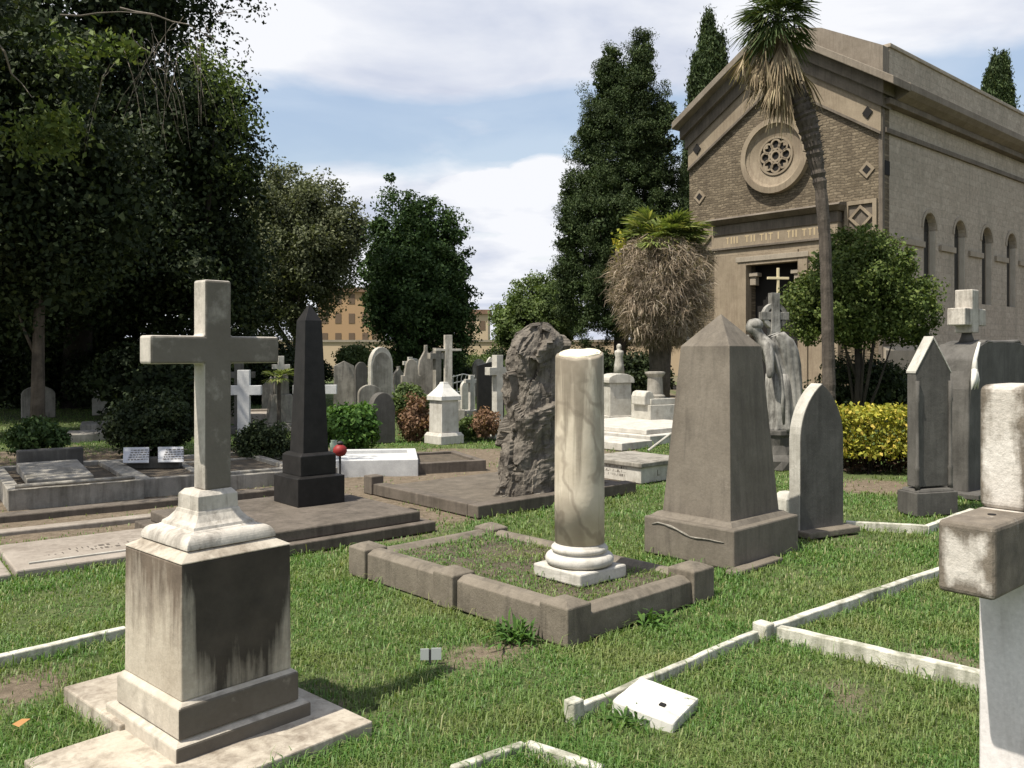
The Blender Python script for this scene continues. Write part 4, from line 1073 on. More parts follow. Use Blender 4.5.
    def ring(r0, r1, x0, x1, N=48):
        vs = []; fs = []
        for i in range(N):
            a = 2*math.pi*i/N; c_, s_ = math.cos(a), math.sin(a)
            vs += [(x0[0], cy+r0*c_, cz+r0*s_), (x0[1], cy+r1*c_, cz+r1*s_), (x1, cy+r1*c_, cz+r1*s_), (x1, cy+r0*c_, cz+r0*s_)]
        for i in range(N):
            j = (i+1) % N
            for q in range(4): fs.append((i*4+q, j*4+q, j*4+(q+1) % 4, i*4+(q+1) % 4))
        return vs, fs
    rw = MB().add(*ring(1.1, 1.3, (-.26, -.24), -.002)).add(*ring(1.0, 1.1, (-.14, -.2), -.002)).add(*ring(.66, 1.0, (-.05, -.13), -.002)).add(*ring(.6, .67, (-.10, -.10), -.002)).build('rose_window', 'trim', t)
    N = 40; MB().prism([(cy+.64*math.cos(2*math.pi*i/N), cz+.64*math.sin(2*math.pi*i/N)) for i in range(N)], -.03, -.003, 'x').build('rose_glass', 'dark_hole', rw)
    m = MB()
    def arc(c0, c1, r, w, N=20):
        vs = []; fs = []
        for i in range(N):
            a = 2*math.pi*i/N
            for rr, x in ((r-w, -.09), (r+w, -.09), (r+w, -.031), (r-w, -.031)): vs.append((x, cy+c0+rr*math.cos(a), cz+c1+rr*math.sin(a)))
        for i in range(N):
            j = (i+1) % N
            for q in range(4): fs.append((i*4+q, j*4+q, j*4+(q+1) % 4, i*4+(q+1) % 4))
        m.add(vs, fs)
    for i in range(8): a = 2*math.pi*i/8; arc(.40*math.cos(a), .40*math.sin(a), .165, .032)
    arc(0, 0, .17, .035)
    for i in range(4):
        a = math.pi/4+math.pi/2*i; m.box(-.085, -.031, cy+.55*math.cos(a)-.09, cy+.55*math.cos(a)+.09, cz+.55*math.sin(a)-.09, cz+.55*math.sin(a)+.09)
    m.build('tracery', 'trim', rw)
    # side wall in bays with pointed-arch lancets
    sill, top = 3.35, 9.3
    wins = [3.0+2.55*i for i in range(8)]; ww = 1.0
    m = MB(); m.box(.502, LEN, 0, .5, 0, sill)
    edges = [.502]+[w+ww/2+.7 for w in wins[:-1]]+[LEN]
    def archpts(x0, x1, z0, zs, zt):
        c_ = (x0+x1)/2; pts = [(x0, z0), (x0, zs)]
        for i in range(1, 12): a = math.pi-math.pi*i/12; pts.append((c_+(x1-x0)/2*math.cos(a), zs+(zt-zs)*math.sin(a)))
        return pts+[(x1, zs), (x1, z0)]
    for i, w in enumerate(wins):
        a, b = edges[i], edges[i+1]
        pts = [(a, sill)]+archpts(w, w+ww, sill, 5.75, 6.28)+[(b, sill), (b, top), (a, top)]
        m.prism(pts, 0, .5, 'y')
        g = MB().prism(archpts(w-.02, w+ww+.02, sill, 5.75, 6.3), .24, .27, 'y').build('lancet_window', 'window_glass', t)
        f = MB()
        for q in (0, 1): f.box(w+(0 if q == 0 else ww-.05), w+(.05 if q == 0 else ww), .20, .239, sill, 5.75)
        f.box(w+ww/2-.025, w+ww/2+.025, .20, .239, sill, 6.2); f.build('window_frame', 'sidetrim', g)
        MB().box(w+ww-.035, w+ww-.003, .012, .199, sill+.01, 5.72).build('window_jamb', 'pale_jamb', g)  # paler lining on the far jamb only
        MB().box(a+.0+(.06 if i else .15), w-.02, -.09, -.002, 5.06, 5.26).build('impost_band', 'sidetrim', t, .01)
        h = MB(); N = 14; vs = []; c_ = w+ww/2
        rr = [[(c_+(ww/2+q)*math.cos(math.pi*i_/N), yy_, 5.75+(.53+q)*math.sin(math.pi*i_/N)) for q, yy_ in ((.02,-.03),(.14,-.03),(.14,-.002),(.02,-.002))] for i_ in range(N+1)]
        h.loft(rr).build('hood_mould', 'sidetrim', t)
    m.build('side_wall', 'sidewall', t)
    MB().box(0.02, LEN, -.12, -.002, 0, 1.6).loft([[(0.02,-.12,1.6),(LEN,-.12,1.6),(LEN,-.002,1.6),(0.02,-.002,1.6)],[(0.02,-.03,1.72),(LEN,-.03,1.72),(LEN,-.002,1.72),(0.02,-.002,1.72)]]).build('side_plinth', 'sidetrim', t)
    MB().box(.12, LEN, -.09, -.002, 8.46, 8.62).build('belt_course', 'cornice', t, .01)
    MB().box(.16, .50, -.02, -.001, 7.15, 7.6).build('wall_vent', 'dark_hole', t)
    MB().box(.0, LEN, -.26, -.002, 9.302, 9.5).build('side_bed_moulding', 'cornice', t, .02)
    MB().prism([(-.26, 9.502), (-.5, 9.6), (-.68, 9.72), (-.68, 9.94), (-.3, 10.16), (.5, 10.12), (.5, 9.502)], .5, LEN, 'x').build('side_cornice', 'weathered', t, .01)
    MB().box(.55, LEN, .02, .4, 10.122, 11.25).box(.5, LEN, -.04, .46, 11.25, 11.37).build('attic_parapet', 'sidewall', t, .01)
    MB().prism([(.02, 9.9), (WD/2, 9.9+k*WD/2), (WD/2, 10.45+k*WD/2), (2.1, 12.35), (.02, 11.22)], .1, .5, 'x').build('gable_parapet', 'weathered', t)
    # roof and the walls out of sight
    MB().prism([(.4, 10.1), (WD/2, 12.4), (WD-.1, 10.0), (WD-.1, 9.8), (WD/2, 12.1), (.4, 9.9)], .52, LEN, 'x').build('roof', 'roof', t)
    MB().box(.502, LEN, WD-.5, WD, 0, 9.3).build('far_side_wall', 'sidewall', t)
    MB().prism([(.502,0),(WD-.502,0),(WD-.502,9.3),(WD/2,11.6),(.502,9.3)], LEN-.5, LEN, 'x').build('rear_wall', 'sidewall', t)
    MB().box(-.9, -.3, 1.6, 5.8, 0, .17).box(-.6, .0, 2.0, 5.4, .17, .34).build('door_step', 'sidetrim', t, .01)
    MB().box(.25, .31, 2.7, 4.7, 0, 4.7).build('door', 'dark_hole', t)  # black sheet standing for the dark inside of the open doorway
chapel()

# ------------------------------------------------------------------ far buildings and boundary wall
def far_building(label, px0, px1, Y, py, mat, rot=0., floors=5, cols=3):
    p = P(px0, Y); w = (px1-px0)/F*Y; h = ZH(py, Y)
    t = thing('apartment_block', label, 'building', p, rot)
    MB().box(0, w, 0, 8, 0, h).build('wall', mat, t)
    MB().box(-.2, w+.2, -.2, 8.2, h, h+.4).build('roof', 'roof', t)
    for f in range(floors):
        for c in range(cols):
            x = w*(c+.5)/cols; z = h*(f+.45)/floors
            MB().box(x-.26, x+.26, -.03, .1, z-.1, z+.75).build('window', 'shutter', t)
far_building('tall ochre apartment block seen through the gap between two trees', 318, 372, 75, 292, 'tower_block', 0, 4, 4)
far_building('low ochre house far behind the deep green tree', 455, 488, 80, 314, 'tower_pale', 0, 2, 3)
t = thing('boundary_wall', 'far pale boundary wall closing the cemetery behind the trees', 'wall', (-45, 58, 0), R(-2))
MB().box(0, 110, 0, .5, 0, 2.2).build('wall_face', 'tower_pale', t)
MB().box(0, 110, -.08, .58, 2.2, 2.35).build('coping', 'sidetrim', t)

# ------------------------------------------------------------------ vegetation
rng = np.random.default_rng(7)
def leaf_quads(P_, size, up=0., elong=1.6, out=None, rg=rng, hang=0.):
    """diamond leaves at points P_; out = outward vectors biasing the normal"""
    n = len(P_)
    nr = rg.normal(size=(n, 3)); nr[:, 2] += up
    if out is not None: nr += out*1.0
    nr /= np.linalg.norm(nr, axis=1, keepdims=True)+1e-9
    d = rg.normal(size=(n, 3)); d[:, 2] -= hang
    d -= nr*np.sum(d*nr, axis=1, keepdims=True); d /= np.linalg.norm(d, axis=1, keepdims=True)+1e-9
    s = np.cross(nr, d)
    L = (size*rg.uniform(.6, 1.35, n))[:, None]; Wd = L/elong
    fold = nr*L*.18
    V = np.stack([P_-d*L*.5, P_+s*Wd*.5+fold, P_+d*L*.5, P_-s*Wd*.5+fold], axis=1).reshape(-1, 3)
    Q = np.arange(4*n).reshape(n, 4)
    return V, Q

def crown_points(ells, nclump, per, cr, rg, shell=.55, bottom=None, flat=.8, lump=.22):
    ells = np.array(ells, float); vol = (ells[:, 3]*ells[:, 4]*ells[:, 5])**(2/3)
    idx = rg.choice(len(ells), nclump, p=vol/vol.sum()); e = ells[idx]
    d = rg.normal(size=(nclump, 3)); d /= np.linalg.norm(d, axis=1, keepdims=True)
    r = shell+(1-shell)*rg.random(nclump)**.6
    # uneven outline
    wob = np.array([1+lump*mnoise.fractal(Vector(tuple(v*2.3+7*i)), 1, 2, 3) for v, i in zip(d, idx)])
    ctr = e[:, :3]+d*e[:, 3:6]*(r*wob)[:, None]
    cs = cr*rg.uniform(.6, 1.4, nclump)
    off = rg.normal(size=(nclump, per, 3)); off /= np.linalg.norm(off, axis=2, keepdims=True)
    off *= (rg.random((nclump, per, 1))**.5)
    off[:, :, 2] *= flat
    pts = (ctr[:, None, :]+off*cs[:, None, None]).reshape(-1, 3)
    out = (off+.5*d[:, None, :]).reshape(-1, 3)
    if bottom is not None:
        k = pts[:, 2] > bottom; pts, out = pts[k], out[k]
    return pts, out, ctr

def tree(name, label, base, ells, mat, nclump, per, cr, size, trunk, bark='bark', group=None, shell=.5, up=.3, elong=1.6, limbs=10, cat='tree', seed=1, bottom=None, core=True, hang=0., lump=.22):
    """ells relative to base; trunk = list of (x,y,z,r)"""
    rg = np.random.default_rng(seed)
    t = thing(name, label, cat, base, 0, group); size *= .78; per = int(per*1.45)
    pts, out, ctr = crown_points(ells, nclump, per, cr, rg, shell, bottom, lump=lump)
    V, Q = leaf_quads(pts, size, up, elong, out, rg, hang)
    if core:   # inner leaves so the middle is not hollow
        p2, o2, _ = crown_points([(*e[:3], e[3]*.74, e[4]*.74, e[5]*.74) for e in ells], max(20, nclump//3), per, cr, rg, .1, bottom)
        V2, Q2 = leaf_quads(p2, size*1.7, up, 1.3, None, rg)
        Q = np.vstack([Q, Q2+len(V)]); V = np.vstack([V, V2])
    link('crown', npmesh('crown', V, Q), mat, t)
    if trunk:
        m = MB(); m.tube([p[:3] for p in trunk], [p[3] for p in trunk], 12)
        tp = Vector(trunk[-1][:3]); r0 = trunk[-1][3]
        for i in range(limbs):
            c = Vector(tuple(ctr[rg.integers(len(ctr))])); s = Vector(trunk[-1-int(rg.integers(0, max(1, min(3, len(trunk)))))][:3])
            mid = s.lerp(c, .5)+Vector((0, 0, -.06*(c-s).length)); m.tube([s, mid, s.lerp(c, .92)], [r0*.55, r0*.33, .012], 6)
        m.build('trunk', bark, t, 0, True)
    return t

def straight(h, r0, r1, lx=0, ly=0, n=4): return [(lx*i/n+.04*r0*math.sin(i*2.1), ly*i/n, -.1 if i == 0 else h*i/n, r0+(r1-r0)*i/n) for i in range(n+1)]

# the great dark tree on the left: several crowns of one old evergreen
def big_tree():
    base = P(75, 24)
    ells = [tuple(q*1.40 for q in e_) for e_ in [(-1.6,-.5,8.0,4.7,4.8,4.6), (.9,-1.,5.4,2.6,3.0,2.4), (-4,-1,6.,4,4,3.2), (1.7,-1.2,8.6,1.7,2.4,1.9), (-1,-2.8,4.7,3.2,2.2,1.5), (1.9,0,11.3,2.7,2.6,1.9), (-3,-2,11.5,4,4,3), (.6,-1.8,3.0,2.6,1.2,1.2)]]
    t = tree('evergreen_tree', 'huge dark evergreen tree overhanging the left side of the picture', base, ells, 'leaf_dark', 1150, 90, .85, .17, straight(7.5, .4, .28, .3, 0), 'bark_dark', shell=.35, limbs=14, seed=3, up=.2, hang=.4)
    rg = np.random.default_rng(6)
    pts, out, ctr = crown_points([(p_.x, p_.y, p_.z, 2.2, 2.0, 1.7) for p_ in (Vector((-7.1, 8.6, 6.3))-base, Vector((-8.6, 11., 6.4))-base)], 170, 110, .55, rg, .3)
    V, Q = leaf_quads(pts, .11, .2, 1.7, out, rg, .4); link('near_branch', npmesh('near_branch', V, Q), 'leaf_dark', t)
    MB().tube([(.3,0,6.4),tuple(Vector((-10.,15.,6.8))-base),tuple(Vector((-7.4,8.6,6.2))-base)], [.2,.13,.03], 8).build('limb', 'bark_dark', t, 0, True)
    # hanging sprays, sunlight put in as a paler leaf colour
    rg = np.random.default_rng(5); m = []
    sp = []
    for px, py, Y, r, n in ((40, 140, 11.6, .42, 420), (62, 125, 11.5, .3, 260), (70, 50, 11.2, .28, 120), (108, 45, 11.4, .25, 100), (130, 48, 11.4, .2, 80), (222, 85, 20, .55, 420), (240, 120, 20.5, .5, 380), (205, 60, 20, .5, 260), (232, 170, 21, .5, 260)):
        c = np.array(P(px, Y, ZH(py, Y))-base); q = rg.normal(size=(n, 3))*r*.55; q[:, 2] *= .8; sp.append(c+q)
    sp = np.vstack(sp); V, Q = leaf_quads(sp, .11, .4, 1.9, None, rg, .6)
    link('hanging_spray', npmesh('hanging_spray', V, Q), 'leaf_bush', t)
    # bare twigs
    m = MB(); rnd = random.Random(2)
    def twig(px, py, Y, dx, dy, n, rad):
        p = [P(px, Y, ZH(py, Y))-base]; x, y = px, py
        for i in range(n):
            x += dx*rnd.uniform(.6, 1.3); y += dy*rnd.uniform(.3, 1.6)+i*1.2; p.append(P(x, Y+rnd.uniform(-.1, .1), ZH(y, Y))-base)
        m.tube(p, [rad*(1-.8*i/n) for i in range(n+1)], 5); return p
    twig(-8, 36, 10.5, 10, 12, 4, .018)
    for i in range(11):
        twig(132+i*7+rnd.uniform(-6, 6), 22+rnd.uniform(-10, 30), 11.5, rnd.uniform(-8, 6), 8, 8, .005)
    for i in range(16): twig(110+i*6, 40+rnd.uniform(-12, 30), 11.3, rnd.uniform(-6, 7), 7, 8, .004)
    twig(120, 8, 11.4, 18, 3, 6, .016); twig(60, 15, 11.4, 20, -2, 5, .014); twig(215, 14, 11.8, 12, -3, 3, .008)
    m.build('bare_twigs', 'twig', t)
big_tree()
tree('evergreen_tree', 'dark leafy tree behind the big cross reaching right of the huge evergreen', P(200, 22), [(0,0,6.4,1.5,2.0,2.6),(.1,0,3.4,1.5,2.2,1.6),(-1.7,0,5,2.4,2.4,3)], 'leaf_dark', 340, 80, .7, .16, straight(3.5, .3, .2), 'bark_dark', seed=11, hang=.3)
tree('evergreen_tree', 'dark shaded tree deep behind the left graves', P(110, 27), [(0,0,4.0,3.6,3,2.8),(-3,0,3.8,3.4,3,2.6)], 'leaf_dark', 320, 80, .85, .2, straight(3.2, .4, .25), 'bark_dark', seed=12)
tree('evergreen_tree', 'near dark tree at the left edge with drooping crown over the kerbed plots', P(-30, 15.5), [(0,0,4.6,2.6,2.2,2.4),(1.6,.3,4.4,1.8,1.8,2.0),(.6,-.6,6.4,2.2,2,1.6)], 'leaf_dark', 300, 80, .6, .13, straight(3., .25, .18), 'bark_dark', seed=19, hang=.4)
tree('evergreen_tree', 'dark tree at the far left edge behind the kerbed plot', P(-60, 20), [(0,0,4.6,4.0,3,3.4),(2.5,.5,4.4,2.4,2.4,2.4)], 'leaf_dark', 320, 80, .8, .17, straight(3., .35, .22), 'bark_dark', seed=13)
tree('slim_tree', 'slim pale trunk of a small tree in the shade at far left', P(37, 15.3), [(0,0,3.6,1.2,1.1,1.5)], 'leaf_dark', 80, 60, .5, .13, straight(2.8, .13, .08, .05), 'bark', seed=14, limbs=2)
tree('olive_tree', 'broad grey green oak crown between the huge evergreen and the deep green tree', P(298, 39), [tuple(q*1.3 for q in e_) for e_ in [(-.2,0,4.7,2.1,2.2,2.9),(-.9,0,5.2,1.8,2,2.4),(1.1,0,5.2,1.35,1.6,1.9),(-1.4,-.4,3.2,1.5,1.8,1.7)]], 'leaf_olive', 560, 75, .6, .18, straight(2.6, .3, .2), seed=21, lump=.3, shell=.5)
tree('broad_tree', 'deep green spiky topped tree right of the grey green oak', P(414, 31), [(.1,0,3.6,1.7,2,3.1),(-.9,0,4.8,.9,1,2.7),(.1,0,4.9,.8,1,2.6),(.95,0,4.5,.95,1,2.5),(1.4,0,3.2,.75,1,2.2),(-1.05,0,4.0,.75,1.2,1.9)], 'leaf_pine', 520, 75, .42, .15, straight(2., .3, .2), 'bark_dark', seed=22, lump=.35, shell=.5)
tree('broad_tree', 'light green round tree left of the tall cypress', P(535, 42), [(0,0,3.2,2.0,2,2.1),(.9,0,3.4,1.6,1.5,1.9),(-.9,0,2.9,1.3,1.4,1.4)], 'leaf_mid', 320, 70, .42, .17, straight(1.9, .22, .16), 'bark_dark', seed=23, lump=.3)
# low dark growth closing the view under the trees
shr = [(20,24,2.4,1.9),(70,30,3,2.6),(105,24,1.8,1.5),(150,20,2.1,1.6),(185,18.5,1.5,1.4),(165,27,2.8,2.2),(250,30,2.6,2.3),(270,26,1.8,1.5),(300,40,2.2,1.2),(395,36,2.4,1.5),(440,34,1.8,1.2),(455,38,1.9,1.3),(478,40,2.2,1.3),(500,44,2.4,1.6),(545,40,2.2,1.4),(580,36,2.2,1.7),(600,30,1.9,1.4),(636,30,1.7,1.4)]
lab = ['dark shrub at the far left edge under the trees','large dark shrub between the shaded trunks','dark shrub right of the slim pale trunk','wide dark shrub left of the big cross shaft','dark shrub directly behind the big cross shaft','tall dark shrub far behind the open book plaques','dark shrub behind the plain white cross','low dark shrub left of the black obelisk','shrub under the grey green oak','dark shrub under the deep green tree','dark low shrub behind the tall slim cross','green shrub right of the tall slim cross','green shrub under the low ochre house','dark shrub left of the light green round tree','shrub under the light green round tree','dark shrub at the foot of the tall cypress','dark shrub behind the pedestal tomb','dark shrub behind the white column tomb']
for i, ((px, Y, w, h), l_) in enumerate(zip(shr, lab)):
    tree('shrub', l_, P(px, Y), [(0,0,h*.5,w*.5+.4,w*.4+.3,h*.55)], 'leaf_mid' if i in (11, 12) else 'leaf_dark', 90, 60, .35, .15, [(0,0,-.1,.06),(0,0,h*.5,.03)], 'bark_dark', 'dark shrubs closing the view under the trees', seed=40+i, cat='shrub', limbs=4)

def cypress(label, base, stems, h, seed, n=420, size=.17, group='cypress trees around the chapel'):
    """stems: list of (dx, dy, radius, z0, z1)"""
    rg = np.random.default_rng(seed); t = thing('cypress_tree', label, 'cypress', base, 0, group)
    allV = []; allQ = []; o = 0
    for dx, dy, rad, z0, z1 in stems:
        k = int(n*(z1-z0)/8)
        f = rg.random(k); prof = np.clip(np.minimum((f+.06)/.22, 1), 0, 1)*(1-f**2.4)**.75
        th = rg.random(k)*2*np.pi
        rr = rad*prof*(.72+.3*rg.random(k))*(1+.16*np.sin(3*th+f*11+seed)+.14*np.sin(6*th-f*23+1))
        ctr = np.stack([dx+rr*np.cos(th), dy+rr*np.sin(th), z0+f*(z1-z0)], 1)
        per = 130; cl = rg.uniform(.6, 1.3, (k, 1, 1)); off = rg.normal(size=(k, per, 3))*np.array([.14, .14, .33])*cl
        outd = np.stack([np.cos(th), np.sin(th), np.zeros(k)], 1)
        P_ = (ctr[:, None, :]+off+outd[:, None, :]*off[:, :, 2:3]*-.18).reshape(-1, 3)
        nr = rg.normal(size=P_.shape); nr += np.repeat(outd, per, 0)*1.1; nr /= np.linalg.norm(nr, axis=1, keepdims=True)
        d = rg.normal(size=P_.shape)*.35; d[:, 2] += 1.; d -= nr*np.sum(d*nr, 1, keepdims=True); d /= np.linalg.norm(d, axis=1, keepdims=True)
        s = np.cross(nr, d); L = (size*.85*rg.uniform(.6, 1.4, len(P_)))[:, None]
        V = np.stack([P_-d*L*.5, P_+s*L*.2, P_+d*L*.6, P_-s*L*.2], 1).reshape(-1, 3); Q = np.arange(len(V)).reshape(-1, 4)
        allV.append(V); allQ.append(Q+o); o += len(V)
        # inner core
        kc = k*5; f = rg.random(kc); prof = np.clip(np.minimum((f+.06)/.22, 1), 0, 1)*(1-f**2.4)**.75; th = rg.random(kc)*2*np.pi; rr = rad*prof*.6*rg.random(kc)**.4
        P_ = np.stack([dx+rr*np.cos(th), dy+rr*np.sin(th), z0+f*(z1-z0)], 1); V, Q = leaf_quads(P_, size*2.2, 0, 1.4, None, rg); allV.append(V); allQ.append(Q+o); o += len(V)
    link('crown', npmesh('crown', np.vstack(allV), np.vstack(allQ)), 'leaf_cypress', t)
    MB().tube([(0,0,-.1),(0,0,h*.3),(stems[0][0],stems[0][1],h*.7)], [.28,.22,.06], 10).build('trunk', 'bark_dark', t, 0, True)
Yc = 36; zc = lambda py: ZH(py, Yc); sc_ = Yc/F
lobes = [(641,64,14,40),(634,100,24,50),(612,78,14,34),(626,88,20,36),(606,110,23,52),(628,150,38,62),(592,180,26,60),(655,160,24,58),(578,232,22,56),(620,225,52,85),(668,215,26,62),(566,280,15,44),(645,290,44,62),(600,300,38,50),(590,140,14,40),(660,120,14,36),(574,205,14,40)]
t = tree('cypress_tree', 'tall broad lumpy double tipped cypress left of the chapel', P(620, Yc), [((px-620)*sc_, .15*math.sin(px), zc(py), rx*sc_, rx*sc_*.9, rz*sc_) for px, py, rx, rz in lobes], 'leaf_cypress', 1250, 125, .36, .115, [(0,0,-.1,.3),(0,0,2.5,.25),(0,0,7,.12)], 'bark_dark', 'cypress trees around the chapel', .45, .1, 2.6, 6, 'cypress', 14, lump=.28, hang=-1.1)
cypress('pointed cypress rising behind the left eave of the chapel', P(708, 45), [(0,0,1.1,2.,ZH(22, 45)),(-.55,0,.8,4,ZH(62, 45)),(.6,0,.75,4,ZH(44, 45))], 18, 6, 420, .2)
cypress('cypress tip showing above the chapel side parapet at far right', P(998, 62), [(-.2,0,1.25,6,ZH(62, 62)),(.4,0,1.1,7,ZH(60, 62)),(-.7,0,.8,6,ZH(80, 62))], 22, 8, 300, .25)

# palms --------------------------------------------------------------
def fan(Vs, Qs, o, org, d, L, petiole, rg, droop, spread=1.35, nb=15, width=.035):
    """one fan frond: narrow blades radiating from the petiole tip; appended to Vs, Qs"""
    d = d/np.linalg.norm(d); side = np.cross(d, np.array([0, 0, 1.])); sn = np.linalg.norm(side)
    side = side/sn if sn > 1e-3 else np.array([1., 0, 0]); upv = np.cross(side, d)
    tip = org+d*petiole; tip[2] -= droop*petiole*.25
    w = .014
    Vs.append(np.array([org-side*w, org+side*w, tip+side*w*.6, tip-side*w*.6])); Qs.append(np.array([[0, 1, 2, 3]])+o); o += 4
    for k in range(nb):
        a = (k/(nb-1)-.5)*2*spread; l = L*(.72+.28*math.cos(a))*rg.uniform(.85, 1.1)
        b = d*math.cos(a)+side*math.sin(a)+upv*rg.normal()*.08
        s = np.cross(b, upv); s /= np.linalg.norm(s)+1e-9; s = s+upv*rg.normal()*.4
        m = tip+b*l*.55-np.array([0, 0, droop*l*.16]); e = tip+b*l*.98-np.array([0, 0, droop*l*.55])
        Vs.append(np.array([tip-s*width*.3, tip+s*width*.3, m+s*width, m-s*width])); Qs.append(np.array([[0, 1, 2, 3]])+o); o += 4
        Vs.append(np.array([m-s*width, m+s*width, e+s*.004, e-s*.004])); Qs.append(np.array([[0, 1, 2, 3]])+o); o += 4
    return o
def tall_palm():
    Y = 16; b = P(829, Y); rg = np.random.default_rng(31)
    t = thing('fan_palm', 'tall slender fan palm leaning left in front of the chapel gable', 'palm', b, 0)
    pth = [(829,470,.115),(829,385,.115),(827,300,.11),(825,240,.108),(821,190,.112),(814,150,.15),(806,118,.20),(796,92,.17),(786,70,.12)]
    pts = [P(px, Y, ZH(py, Y))-b for px, py, r in pth]; pts[0].z = -.1
    # ragged trunk
    m = MB(); rad = [r for *_, r in pth]; fine = []; fr = []
    for i in range(len(pts)-1):
        for k in range(10):
            f = k/10; fine.append(pts[i].lerp(pts[i+1], f)); base = rad[i]*(1-f)+rad[i+1]*f
            fr.append(base*(1+.10*math.sin((i*10+k)*2.6)*(1 if i >= 4 else .25)+.03*rg.normal()))
    fine.append(pts[-1]); fr.append(.1); m.tube(fine, fr, 12)
    for i in range(46, 78):      # old leaf bases clasping the upper trunk
        p = fine[min(i, len(fine)-1)]
        for q in range(5):
            a = q*1.257+i*.8; e = p+Vector((math.cos(a), math.sin(a), .35))*(fr[min(i, len(fr)-1)]+.05); m.tube([p, e], [.03, .006], 4)
    m.build('trunk', 'palm_bark', t, 0, False)
    c = np.array(P(778, Y, ZH(16, Y))-b)
    Vs, Qs, o = [], [], 0
    for i in range(85):
        th = rg.random()*2*np.pi; el = rg.uniform(-.75, 1.35); d = np.array([math.cos(th)*math.cos(el), math.sin(th)*math.cos(el), math.sin(el)])
        o = fan(Vs, Qs, o, c+np.array([0, 0, rg.uniform(-.1, .15)]), d, rg.uniform(.42, .62), rg.uniform(.2, .5), rg, .6, 1.25, 15, .014)
    link('crown', npmesh('crown', np.vstack(Vs), np.vstack(Qs)), 'frond', t)
    Vs, Qs, o = [], [], 0
    for i in range(90):
        th = rg.random()*2*np.pi; org = np.array(P(782+rg.normal()*3, Y, ZH(rg.uniform(24, 62), Y))-b); r = rg.uniform(.05, .45) if rg.random() < .7 else .75
        d = np.array([math.cos(th)*r, math.sin(th)*r, -1.])
        if math.cos(th) < -.3 and r > .5: d[2] = -.75
        o = fan(Vs, Qs, o, org, d, rg.uniform(.25, .7), rg.uniform(.12, .55), rg, .9, rg.uniform(.2, .6), 9, .015)
    for i in range(16):
        org = np.array(P(757+rg.normal()*7, Y+rg.normal()*.2, ZH(rg.uniform(52, 66), Y))-b); o = fan(Vs, Qs, o, org, np.array([-.25+rg.normal()*.3, rg.normal()*.3, -1.]), rg.uniform(.3, .6), .12, rg, .6, .5, 9, .014)
    link('dead_frond_skirt', npmesh('dead_frond_skirt', np.vstack(Vs), np.vstack(Qs)), 'frond_straw', t)
tall_palm()
def short_palm():
    Y = 22; b = P(660, Y); rg = np.random.default_rng(33)
    t = thing('fan_palm', 'short stout palm with a huge ball of dead fronds left of the chapel door', 'palm', b, 0)
    MB().tube([(0,0,-.1),(0,0,1.2),(0,0,2.4),(.05,0,4.4)], [.24,.27,.33,.25], 14).build('trunk', 'palm_bark', t, 0, True)
    zt = ZH(242, Y); Vs, Qs, o = [], [], 0
    for i in range(95):
        th = rg.random()*2*np.pi; el = rg.uniform(-.05, 1.15); d = np.array([math.cos(th)*math.cos(el), math.sin(th)*math.cos(el), math.sin(el)*.8])
        o = fan(Vs, Qs, o, np.array([.08, 0, zt]), d, rg.uniform(.5, .7), rg.uniform(.45, .85), rg, .55, 1.2, 15, .026)
    link('crown', npmesh('crown', np.vstack(Vs), np.vstack(Qs)), 'frond_light', t)
    # skirt: thousands of curled dry strips in a barrel
    n = 22000; f = rg.random(n); z = 1.75+f*(zt-1.75+.02); prof = np.interp(f, [0, .12, .35, .7, .9, 1.], [.45, .85, 1.14, 1.25, 1.18, .8])
    th = rg.random(n)*2*np.pi; rr = prof*(.5+.5*rg.random(n)**.6)*(1+.11*np.sin(5*th+f*9)+.07*np.sin(9*th-f*21))
    P_ = np.stack([.02+rr*np.cos(th), rr*np.sin(th), z], 1)
    out = np.stack([np.cos(th), np.sin(th), np.zeros(n)], 1)
    d = rg.normal(size=(n, 3))*.8+out*rg.uniform(-.1, .9, (n, 1)); d[:, 2] -= .25; d /= np.linalg.norm(d, axis=1, keepdims=True)
    nr = out+rg.normal(size=(n, 3))*.5; s = np.cross(d, nr); s /= np.linalg.norm(s, axis=1, keepdims=True)+1e-9
    L = rg.uniform(.08, .30, n)[:, None]; w = rg.uniform(.003, .010, n)[:, None]
    mid = P_+d*L*.5; e = mid+(d+np.array([0, 0, -.7])+rg.normal(size=(n, 3))*.4)*L*.45
    V = np.stack([P_-s*w, P_+s*w, mid+s*w, mid-s*w, e+s*w*.3, e-s*w*.3], 1).reshape(-1, 3); k = np.arange(n)*6
    Q = np.concatenate([np.stack([k, k+1, k+2, k+3], 1), np.stack([k+3, k+2, k+4, k+5], 1)])
    link('dead_frond_skirt', npmesh('dead_frond_skirt', V, Q), 'frond_dead', t)
    Vs, Qs, o = [], [], 0
    for i in range(150):
        th2 = rg.random()*2*np.pi; zz = rg.uniform(2.3, zt); rr2 = np.interp(zz, [1.75, 3., zt], [.5, 1.0, .8])*rg.uniform(.75, 1.)
        o = fan(Vs, Qs, o, np.array([rr2*math.cos(th2), rr2*math.sin(th2), zz]), np.array([math.cos(th2)*.5, math.sin(th2)*.5, -1.]), rg.uniform(.25, .45), rg.uniform(.02, .15), rg, .5, rg.uniform(.25, .6), 7, .018)
    link('hanging_fronds', npmesh('hanging_fronds', np.vstack(Vs), np.vstack(Qs)), 'frond_dead', t)
    q = []
    for (px, py) in ((619, 246),): q.append(rg.normal(size=(60, 3))*np.array([.1,.1,.14])+np.array(P(px, Y-.3, ZH(py, Y-.3))-b))
    V, Q = leaf_quads(np.vstack(q), .12, 0, 1.4, None, rg); link('flower_spray', npmesh('flower_spray', V, Q), 'leaf_yellow', t)
short_palm()

